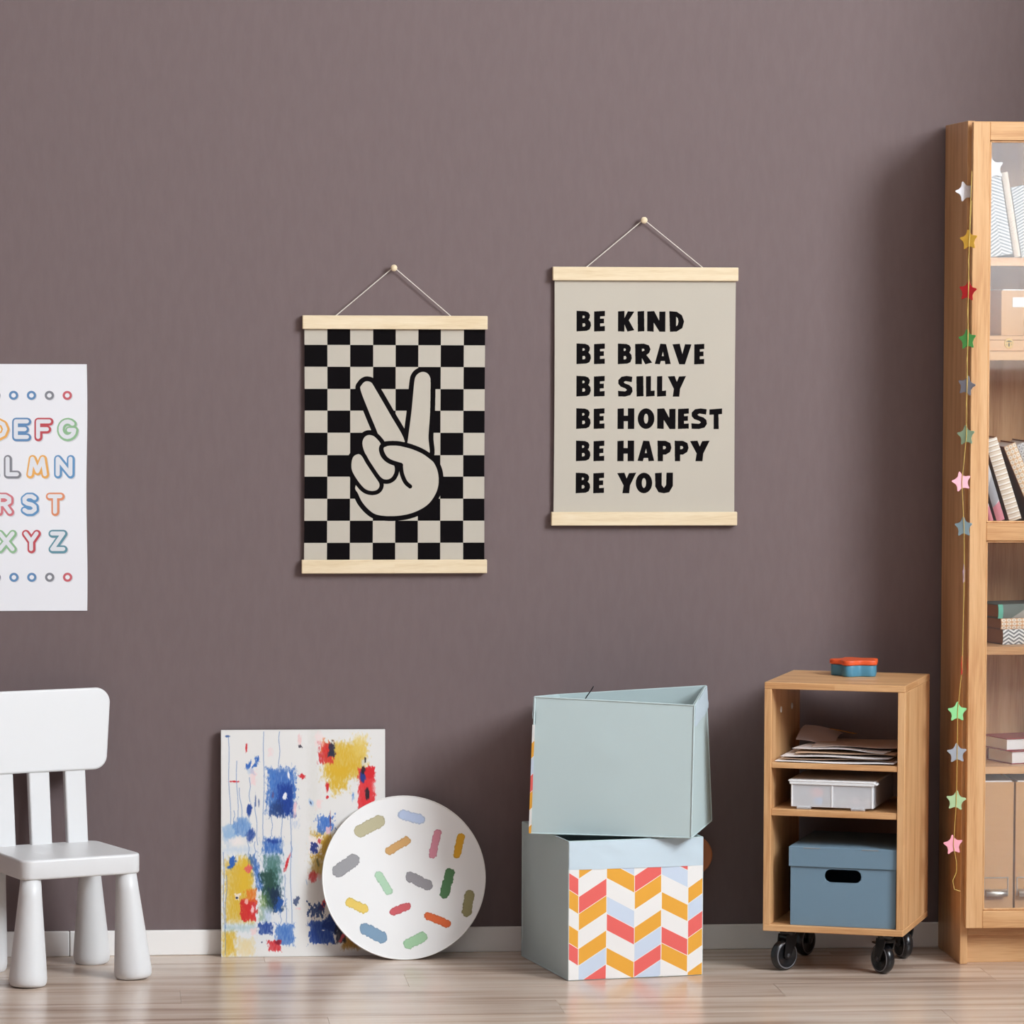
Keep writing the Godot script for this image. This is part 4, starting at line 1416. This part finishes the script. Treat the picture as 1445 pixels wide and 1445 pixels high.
func alphabet_image() -> Image:
	# four dots to a pixel of the letter grid: 244 wide, 348 high
	var S := 4.0
	var paper := rgb(233, 234, 238)
	var inner := rgb(224, 226, 231)
	var im := blank(int(244 * S), int(348 * S), paper)
	var red := rgb(190, 78, 86)
	var pink := rgb(206, 118, 126)
	var blue := rgb(96, 136, 178)
	var sky := rgb(98, 146, 190)
	var orange := rgb(230, 170, 92)
	var terra := rgb(220, 142, 104)
	var green := rgb(144, 186, 144)
	var grey := rgb(128, 130, 136)
	var teal := rgb(96, 142, 156)
	var X := func(px: float) -> float: return px + 122.0
	var rows := [
		[75.5, [["A", -95, red], ["B", -63, green], ["C", -31, grey], ["D", 0, orange], ["E", 31.8, blue], ["F", 62.5, red], ["G", 95.5, green]]],
		[128.0, [["H", -95, teal], ["I", -70, red], ["J", -45, blue], ["K", -12, pink], ["L", 19, grey], ["M", 54, orange], ["N", 91, sky]]],
		[181.0, [["O", -93, orange], ["P", -60, blue], ["Q", -27, green], ["R", 8, pink], ["S", 43, sky], ["T", 78.3, terra]]],
		[233.5, [["U", -92, grey], ["V", -58, terra], ["W", -25, blue], ["X", 10.5, green], ["Y", 45, red], ["Z", 81.8, teal]]]]
	for r in rows:
		for g in r[1]:
			var half := 7.6
			match g[0]:
				"G", "C", "O", "Q", "D": half = 9.6
				"M", "W": half = 10.4
				"N", "X", "A", "H": half = 8.8
				"L": half = 6.4
				"I": half = 1.0
			var paths := []
			for p in skeleton(g[0]):
				var q := []
				for k in range(0, p.size(), 2):
					q.append(Vector2(X.call(g[1]) + lerpf(-half, half, p[k]), r[0] + 5.6 + 22.0 * p[k + 1]) * S)
				paths.append(q)
			for p in paths:
				var sh := []
				for v in p:
					sh.append(v + Vector2(5, 5))
				stroke(im, sh, 11.0 * S, rgb(206, 207, 212))
			for p in paths:
				stroke(im, p, 11.2 * S, g[2])
			for p in paths:
				var sh := []
				for v in p:
					sh.append(v + Vector2(-2, -2))
				stroke(im, sh, 5.7 * S, inner)
	var dots := [red.lerp(pink, 0.5), grey, blue, blue, grey, orange, green, teal]
	for y in [44.0, 300.5]:
		for k in 8:
			var c := Vector2(X.call(94.7 - 24.7 * k), y) * S
			fill_poly(im, [pv(arc(c.x + 4, c.y + 4, 6.4 * S, 6.4 * S, 0, 360, 24))], rgb(206, 207, 212))
			fill_poly(im, [pv(arc(c.x, c.y, 6.4 * S, 6.4 * S, 0, 360, 24))], dots[k])
			fill_poly(im, [pv(arc(c.x, c.y, 3.2 * S, 3.2 * S, 0, 360, 24))], paper)
	return im


# ------------------------------------------------------------------ abstract painting and round board
func build_painting() -> void:
	var t := thing("canvas_painting", "abstract canvas painting in blue, yellow and red leaning on the wall", "painting", Vector3(0.4555, 0.0, 0.050), 0.0)
	t.rotation.x = -0.045
	var w := 0.397
	var h := 0.549
	var st := mb()
	quad(st, Vector3(-w / 2, h, 0), Vector3(w / 2, h, 0), Vector3(w / 2, 0.0006, 0), Vector3(-w / 2, 0.0006, 0), Vector3(0, 0, 1), Vector2(0, 0), Vector2(1, 0), Vector2(1, 1), Vector2(0, 1))
	st.set_smooth_group(-1)
	for e in [[Vector3(-w / 2, 0.0006, 0), Vector3(-w / 2, h, 0), Vector3(-1, 0, 0), Vector2(0.002, 1), Vector2(0.002, 0)], [Vector3(w / 2, 0.0006, 0), Vector3(w / 2, h, 0), Vector3(1, 0, 0), Vector2(0.998, 1), Vector2(0.998, 0)], [Vector3(-w / 2, h, 0), Vector3(w / 2, h, 0), Vector3(0, 1, 0), Vector2(0, 0.002), Vector2(1, 0.002)], [Vector3(-w / 2, 0.0006, 0), Vector3(w / 2, 0.0006, 0), Vector3(0, -1, 0), Vector2(0, 0.998), Vector2(1, 0.998)]]:
		var o := Vector3(0, 0, -0.016)
		quad(st, e[0], e[1], e[1] + o, e[0] + o, e[2], e[3], e[4], e[4], e[3])
	obj("painted_canvas", st, printed(tex(painting_image()), 0.55, 0.4), t)
	st = mb()
	for y in [0.014, h - 0.014]:
		bx(st, Vector3(0, y, -0.0085), Vector3(w - 0.004, 0.024, 0.013), 0.001)
	for s in [-1, 1]:
		bx(st, Vector3(s * (w / 2 - 0.014), h / 2, -0.0085), Vector3(0.024, h - 0.056, 0.013), 0.001)
	obj("stretcher_frame", st, M.pine, t)

func painting_image() -> Image:
	var O := Vector2(73, 103)
	var im := blank(793, 1094, rgb(226, 225, 222))
	var nz := noise(77, 0.055, 3)
	var deep := rgb(24, 58, 140)
	var blue := rgb(40, 92, 178)
	var pale := rgb(150, 180, 214)
	var navy := rgb(30, 36, 70)
	var red := rgb(205, 36, 44)
	var ochre := rgb(214, 172, 44)
	var pink := rgb(236, 190, 190)
	var dkgreen := rgb(36, 70, 60)
	var white := rgb(240, 240, 240)
	var black := rgb(34, 30, 40)
	# each: centre x, y, half width, half height, angle, colour, opacity, raggedness, softness, streak, round
	var L := [
		[520, 560, 40, 560, 0, rgb(216, 214, 208), .5, 30, 30, .6, 0],
		[260, 900, 190, 260, 0, rgb(222, 226, 230), .6, 30, 30, .5, 0],
		# yellow fields
		[670, 250, 118, 100, 0, ochre, .95, 46, 26, .5, 0], [640, 330, 60, 70, .1, ochre, .9, 40, 20, .4, 0], [625, 390, 24, 40, 0, ochre, .8, 26, 10, .5, 0], [745, 180, 44, 60, 0, rgb(226, 200, 110), .7, 34, 16, .6, 0],
		[160, 880, 84, 165, 0, ochre, .92, 44, 30, .45, 0], [190, 800, 44, 100, .05, rgb(220, 180, 50), .9, 30, 20, .4, 0], [110, 1130, 44, 70, 0, ochre, .9, 30, 20, .35, 0], [190, 1150, 52, 54, 0, rgb(226, 206, 150), .8, 30, 20, .5, 0],
		[560, 660, 62, 74, .1, rgb(196, 152, 44), .9, 40, 18, .4, 0], [540, 760, 46, 60, 0, rgb(190, 152, 60), .8, 40, 20, .5, 0], [700, 1130, 50, 40, 0, rgb(170, 122, 40), .9, 20, 12, .3, 0],
		# blue washes
		[150, 680, 80, 26, 0, rgb(190, 206, 220), .6, 22, 16, .3, 0], [320, 780, 60, 150, 0, rgb(140, 170, 206), .7, 40, 26, .6, 0], [160, 1055, 86, 26, 0, rgb(160, 190, 196), .6, 18, 14, .4, 0],
		[110, 620, 36, 46, 0, rgb(160, 190, 218), .8, 12, 10, .3, 1], [115, 590, 44, 44, .3, rgb(146, 180, 214), .85, 14, 8, .4, 1], [175, 570, 50, 54, 0, rgb(96, 142, 200), .9, 16, 8, .5, 1], [215, 610, 24, 40, .2, deep, .9, 12, 6, .3, 1], [140, 640, 56, 24, 0, rgb(236, 228, 224), .9, 16, 8, .2, 1],
		[320, 660, 52, 44, 0, blue, .85, 26, 10, .7, 0], [316, 640, 44, 14, .1, deep, .9, 12, 5, .3, 1],
		# big blue patch
		[362, 400, 76, 122, 0, blue, .92, 36, 14, .55, 0], [385, 440, 52, 88, 0, deep, .95, 34, 18, .35, 0], [340, 480, 40, 46, 0, rgb(36, 60, 110), .85, 30, 14, .5, 0], [318, 380, 22, 90, 0, rgb(80, 130, 200), .7, 34, 10, .8, 0], [426, 390, 12, 80, 0, rgb(80, 130, 200), .7, 20, 8, .6, 0], [430, 560, 22, 26, 0, rgb(170, 188, 216), .6, 24, 8, .9, 0],
		# green blue column
		[245, 790, 26, 96, -.30, blue, .9, 28, 10, .6, 0], [320, 810, 50, 110, 0, rgb(62, 110, 96), .8, 40, 20, .5, 0], [310, 880, 46, 110, -.18, dkgreen, .95, 30, 14, .35, 0], [340, 920, 34, 66, -.2, rgb(24, 44, 74), .9, 26, 12, .3, 0], [352, 950, 24, 40, .4, blue, .9, 22, 8, .4, 0], [275, 960, 24, 70, 0, rgb(96, 132, 60), .8, 30, 14, .5, 0], [290, 1000, 34, 50, 0, rgb(176, 196, 220), .7, 24, 12, .5, 0],
		[286, 1060, 40, 30, 0, deep, .95, 20, 6, .3, 0], [380, 1090, 48, 56, 0, rgb(58, 108, 186), .92, 20, 6, .5, 0], [560, 1080, 66, 60, 0, rgb(26, 62, 146), .96, 24, 5, .35, 0], [610, 1040, 44, 44, .6, rgb(24, 52, 120), .95, 20, 6, .3, 0], [650, 1080, 30, 60, 0, rgb(30, 34, 52), .9, 20, 8, .3, 0], [566, 1072, 13, 5, 0, white, .9, 3, 2, 0, 1],
		# reds
		[205, 970, 42, 56, 0, red, .96, 16, 5, .25, 0], [215, 905, 30, 36, 0, rgb(222, 108, 34), .9, 22, 6, .5, 0], [195, 930, 12, 18, .2, pink, .8, 10, 4, 0, 1], [222, 968, 11, 24, .2, rgb(244, 210, 210), .9, 8, 4, 0, 1],
		[580, 215, 40, 56, 0, red, .95, 24, 6, .5, 0], [560, 180, 8, 40, .2, rgb(224, 110, 50), .8, 10, 4, .3, 0], [607, 195, 18, 42, .05, rgb(40, 44, 66), .96, 10, 4, .15, 1], [605, 220, 20, 16, 0, rgb(40, 44, 66), .96, 8, 4, .1, 0],
		[776, 390, 44, 108, 0, rgb(220, 44, 50), .96, 14, 5, .25, 0], [790, 310, 30, 34, 0, rgb(214, 36, 44), .95, 8, 4, .2, 1], [757, 330, 17, 32, 0, deep, .96, 8, 4, .1, 1], [760, 300, 14, 24, 0, black, .9, 8, 4, .1, 1], [779, 415, 13, 36, 0, black, .95, 6, 3, .1, 1], [760, 262, 12, 16, 0, rgb(210, 208, 200), .9, 12, 3, 0, 0], [770, 250, 5, 14, 0, black, .9, 4, 2, 0, 0], [812, 380, 12, 26, 0, pink, .7, 14, 5, .2, 0],
		[330, 1145, 34, 28, 0, red, .95, 18, 4, .3, 0], [345, 1130, 14, 12, 0, rgb(120, 20, 40), .8, 8, 4, 0, 0], [516, 810, 26, 30, 0, rgb(200, 58, 62), .9, 16, 6, .3, 1], [545, 815, 14, 20, 0, pink, .7, 12, 5, 0, 1], [568, 945, 14, 40, .5, red, .9, 10, 4, .2, 0], [585, 380, 10, 26, .1, red, .95, 7, 3, 0, 1], [586, 428, 8, 9, .3, red, .95, 4, 2, 0, 1], [195, 188, 6, 26, .05, red, .95, 4, 2, 0, 1], [138, 350, 32, 5, 0, red, .95, 4, 2, 0, 1], [466, 328, 18, 13, 0, red, .9, 14, 3, 0, 1], [390, 748, 9, 52, .32, red, .95, 5, 3, 0, 1], [205, 770, 18, 22, .3, rgb(222, 90, 100), .85, 14, 4, 0, 1], [655, 1110, 10, 26, .5, rgb(216, 92, 100), .9, 6, 3, 0, 0],
		# small blue and pink flecks
		[102, 132, 15, 6, 0, rgb(60, 92, 150), .9, 5, 2, 0, 1], [205, 272, 12, 22, .3, blue, .9, 12, 3, 0, 1], [247, 248, 14, 20, 0, blue, .9, 12, 3, 0, 1], [232, 275, 20, 9, -.6, blue, .9, 8, 3, 0, 1], [228, 330, 18, 40, 0, rgb(238, 206, 206), .8, 16, 6, .3, 0], [215, 300, 22, 18, 0, rgb(150, 176, 214), .5, 14, 6, .4, 0], [208, 485, 15, 34, .15, deep, .95, 6, 3, .1, 1], [238, 445, 5, 40, 0, rgb(60, 84, 140), .8, 3, 2, 0, 1], [254, 455, 4, 22, 0, rgb(60, 84, 140), .8, 3, 2, 0, 1], [125, 740, 15, 36, .15, blue, .95, 10, 3, 0, 1], [112, 762, 20, 10, -.5, blue, .9, 8, 3, 0, 1], [142, 735, 12, 8, .3, blue, .9, 6, 3, 0, 1],
		[398, 318, 7, 26, -.12, white, .95, 4, 2, 0, 1], [380, 425, 12, 22, .1, white, .95, 9, 2, 0, 1], [322, 410, 7, 26, 0, rgb(100, 70, 110), .7, 6, 3, 0, 1], [428, 480, 11, 44, .05, rgb(240, 202, 202), .9, 8, 3, 0, 1], [310, 210, 14, 22, 0, rgb(240, 206, 206), .5, 16, 6, 0, 0],
		[452, 150, 11, 36, 0, rgb(232, 190, 190), .7, 9, 3, 0, 1], [454, 182, 12, 8, .4, rgb(60, 56, 66), .9, 8, 2, 0, 1], [508, 458, 13, 24, -.3, rgb(160, 190, 226), .8, 8, 4, 0, 1], [506, 456, 4, 13, -.4, navy, .9, 2, 2, 0, 1], [545, 460, 16, 30, .3, rgb(240, 208, 206), .8, 12, 4, 0, 1], [712, 424, 7, 28, .2, rgb(96, 142, 206), .85, 8, 3, 0, 1], [545, 150, 26, 40, 0, rgb(240, 214, 212), .7, 20, 8, .4, 0],
		[575, 560, 42, 42, 0, rgb(52, 104, 190), .9, 40, 4, .4, 0], [590, 590, 14, 20, 0, rgb(236, 190, 196), .85, 12, 3, 0, 0], [600, 540, 4, 50, 0, rgb(110, 40, 60), .9, 2, 2, 0, 1],
		[528, 660, 34, 44, 0, rgb(236, 226, 222), .95, 24, 4, .1, 0], [522, 674, 18, 26, 0, rgb(36, 52, 120), .95, 18, 3, 0, 0], [545, 642, 12, 12, 0, rgb(196, 66, 70), .9, 14, 3, 0, 0], [535, 975, 38, 32, 0, rgb(30, 56, 110), .9, 40, 3, .2, 0], [150, 908, 15, 18, 0, rgb(238, 226, 214), .9, 14, 3, 0, 0], [148, 912, 11, 6, 0, navy, .9, 7, 2, 0, 1], [437, 928, 12, 22, .5, rgb(60, 74, 110), .85, 16, 2, 0, 0], [446, 966, 14, 9, 0, rgb(240, 200, 200), .8, 7, 3, 0, 1], [540, 745, 8, 24, -.2, rgb(90, 96, 70), .7, 6, 3, 0, 1], [485, 838, 4, 18, -.2, rgb(130, 160, 200), .8, 2, 2, 0, 1], [268, 1127, 5, 6, 0, navy, .9, 2, 2, 0, 1], [228, 1075, 18, 20, 0, rgb(236, 206, 204), .8, 14, 5, 0, 0]]
	for q in L:
		if q[2] * q[3] > 1400:
			# thin wash first, then the dry brush over it
			dab(im, nz, Vector2(q[0], q[1]) - O, Vector2(q[2] - 4, q[3] - 4), q[4], q[5], q[6] * 0.55, 10.0, 26.0, 0.2, q[10] == 1)
		dab(im, nz, Vector2(q[0], q[1]) - O, Vector2(q[2], q[3]), q[4], q[5], q[6], q[7] * 0.8, q[8] * 1.7, q[9], q[10] == 1)
	# thin runs of diluted paint
	var runs := [[107, 130, 560, 118], [147, 250, 600, 156], [280, 110, 640, 276], [355, 110, 300, 352], [160, 380, 560, 178], [212, 330, 450, 210], [236, 450, 660, 250], [137, 490, 560, 134], [318, 520, 620, 318], [365, 520, 700, 366], [408, 520, 1040, 412], [378, 800, 1040, 388], [360, 980, 1040, 362], [205, 640, 720, 206], [235, 640, 720, 236], [100, 800, 1060, 92], [82, 690, 1190, 92], [412, 640, 720, 414], [275, 640, 700, 268]]
	for r in runs:
		var pts := []
		for k in 9:
			var f := k / 8.0
			pts.append(Vector2(lerpf(r[0], r[3], f) + 3.0 * sin(f * 9.0 + r[0]), lerpf(r[1], r[2], f)) - O)
		for i in 8:
			var a: Vector2 = pts[i]
			var b: Vector2 = pts[i + 1]
			var n := int(a.distance_to(b))
			for k in n:
				var p := a.lerp(b, float(k) / n)
				for dx in range(-2, 3):
					var x := int(p.x) + dx
					var y := int(p.y)
					if x >= 0 and y >= 0 and x < im.get_width() and y < im.get_height():
						var al := 0.62 if absi(dx) < 2 else 0.25
						im.set_pixel(x, y, im.get_pixel(x, y).lerp(rgb(96, 130, 184), al))
	return im

func build_round_board() -> void:
	var t := thing("round_board", "white round board with pastel brush dabs leaning on the painting", "board", Vector3(0.697, 0.0005, 0.1235), 0.0)
	t.rotation.x = -0.205
	var R := 0.1985
	var st := mb()
	st.set_smooth_group(-1)
	var n := 96
	for i in n:
		var a := TAU * i / n
		var b := TAU * (i + 1) / n
		var p := Vector3(cos(a) * R * 0.985, R + sin(a) * R * 0.985, 0.0)
		var q := Vector3(cos(b) * R * 0.985, R + sin(b) * R * 0.985, 0.0)
		tri(st, Vector3(0, R, 0), p, q, Vector3(0, 0, 1), Vector2(0.5, 0.5), Vector2(0.5 + cos(a) * 0.4925, 0.5 - sin(a) * 0.4925), Vector2(0.5 + cos(b) * 0.4925, 0.5 - sin(b) * 0.4925))
	obj("painted_face", st, printed(tex(dabs_image()), 0.5, 0.4), t)
	st = mb()
	lathe(st, [Vector2(R * 0.984, 0.0), Vector2(R * 0.992, 0.0016), Vector2(R * 0.998, 0.0010), Vector2(R, -0.001), Vector2(R, -0.010), Vector2(R * 0.99, -0.012), Vector2(0, -0.012)], 96, Transform3D(Basis(Vector3(1, 0, 0), Vector3(0, 0, 1), Vector3(0, -1, 0)), Vector3(0, R, 0)))
	obj("rim", st, mat(rgb(238, 237, 234), 0.5), t)

func dabs_image() -> Image:
	var O := Vector2(568, 431)
	var im := blank(794, 788, rgb(238, 238, 237))
	var nz := noise(90, 0.05, 3)
	var L := [
		[745, 605, 855, 550, 62, rgb(190, 183, 150)], [955, 521, 1052, 548, 50, rgb(188, 204, 232)], [888, 700, 985, 644, 42, rgb(212, 166, 106)], [1103, 722, 1130, 608, 40, rgb(214, 142, 158)], [1221, 722, 1245, 628, 40, rgb(224, 168, 40)],
		[640, 795, 728, 735, 64, rgb(158, 158, 161)], [838, 808, 892, 892, 42, rgb(178, 213, 183)], [988, 818, 1085, 866, 52, rgb(152, 149, 153)], [1156, 912, 1190, 798, 48, rgb(82, 126, 82)], [1265, 1000, 1282, 902, 48, rgb(152, 146, 104)],
		[695, 938, 776, 976, 46, rgb(234, 204, 104)], [905, 990, 982, 961, 40, rgb(204, 94, 100)], [1074, 1008, 1174, 1050, 40, rgb(228, 110, 60)], [766, 1064, 862, 1114, 58, rgb(128, 158, 184)], [975, 1146, 1056, 1106, 52, rgb(164, 204, 164)]]
	for q in L:
		var a := Vector2(q[0], q[1])
		var b := Vector2(q[2], q[3])
		var mid := (a + b) * 0.5 - O
		var half := Vector2(a.distance_to(b) * 0.5 + q[4] * 0.34, q[4] * 0.5)
		var ang := (b - a).angle()
		dab(im, nz, mid, half, ang, q[5].darkened(0.10), 1.0, 5.0, 2.0, 0.0, false, 1.0)
		dab(im, nz, mid, half - Vector2(3.5, 3.5), ang, q[5], 1.0, 5.0, 3.0, 0.12, false, 1.0)
	return im


# ------------------------------------------------------------------ garland of stars on the bookcase
func star_poly(r: float) -> PackedVector2Array:
	# five points, their corners cut three times so that they end round
	var pts := []
	for i in 10:
		var a := PI / 2 + TAU * i / 10.0
		pts.append(Vector2(cos(a), sin(a)) * (r * 1.22 if i % 2 == 0 else r * 0.56))
	for k in 3:
		var cut := []
		for i in pts.size():
			var p: Vector2 = pts[i]
			var q: Vector2 = pts[(i + 1) % pts.size()]
			cut.append(p.lerp(q, 0.22))
			cut.append(p.lerp(q, 0.78))
		pts = cut
	return PackedVector2Array(pts)

func build_garland() -> void:
	var t := thing("star_garland", "string of pastel paper stars hanging beside the bookcase door", "garland", Vector3.ZERO)
	var z := 0.3130
	var stars := [
		[2.023, 1.852, rgb(226, 226, 232), 0.08, 0.3], [2.026, 1.736, rgb(226, 178, 66), -0.72, 0.1], [2.025, 1.615, rgb(196, 34, 40), -0.72, -0.1], [2.025, 1.500, rgb(84, 164, 84), -0.72, 0.1], [2.024, 1.390, rgb(132, 132, 142), -0.72, -0.2], [2.024, 1.272, rgb(150, 176, 146), -0.72, 0.1], [2.014, 1.162, rgb(240, 176, 190), 0.1, 0.25], [2.020, 1.054, rgb(150, 178, 190), -0.72, 0.05], [2.022, 0.942, rgb(166, 140, 160), 1.25, 0.0], [2.019, 0.722, rgb(200, 44, 38), 1.3, 0.0], [2.009, 0.612, rgb(140, 214, 144), 0.1, 0.0], [2.009, 0.513, rgb(156, 162, 172), 0.0, 0.05], [2.008, 0.399, rgb(172, 204, 158), -0.1, -0.1], [2.002, 0.293, rgb(240, 166, 182), 0.1, 0.1]]
	var names := ["white", "yellow", "red", "green", "grey", "sage green", "pink", "blue grey", "mauve edge-on", "red edge-on", "light green", "silver grey", "pale green", "rose pink"]
	for q in stars:
		q[0] -= 0.006
	var st := mb()
	var pts := [Vector3(2.026, 1.900, z), Vector3(2.0225, 1.80, z)]
	for k in range(1, stars.size()):
		pts.append(Vector3(stars[k][0] + 0.0005, stars[k][1], z + 0.0022))
	for p in [[2.004, 0.250], [2.004, 0.228], [1.995, 0.208], [1.999, 0.187], [2.013, 0.182]]:
		pts.append(Vector3(p[0], p[1], z + 0.004))
	tube(st, pts, 0.0009, 6)
	var second := [Vector3(2.026, 1.83, z)]
	for k in range(1, 5):
		second.append(Vector3(stars[k][0] + 0.002, stars[k][1] + 0.02, z + 0.0026))
		second.append(Vector3(stars[k][0] - 0.001, stars[k][1] - 0.05, z + 0.0022))
	tube(st, second, 0.0007, 6)
	obj("cord", st, mat(rgb(206, 178, 96), 0.5), t)
	for k in stars.size():
		var s: Array = stars[k]
		st = mb()
		extrude(st, star_poly(0.0235), 0.0016, 0.0005, 1)
		var o := obj("star", st, mat(s[2], 0.55), t)
		o.position = Vector3(s[0], s[1], 0.2815 if k == 0 else z)
		o.rotation = Vector3(0, s[3], s[4])
		o.set_meta("label", names[k] + " paper star")
	st = mb()
	extrude(st, star_poly(0.026), 0.0016, 0.0005, 1)
	var w := obj("paper_star", st, mat(rgb(240, 243, 246), 0.5))
	w.position = Vector3(2.092, 1.908, 0.2420)
	w.rotation.z = 0.25
	tag(w, "white paper star on the herringbone binder behind the door glass", "star")
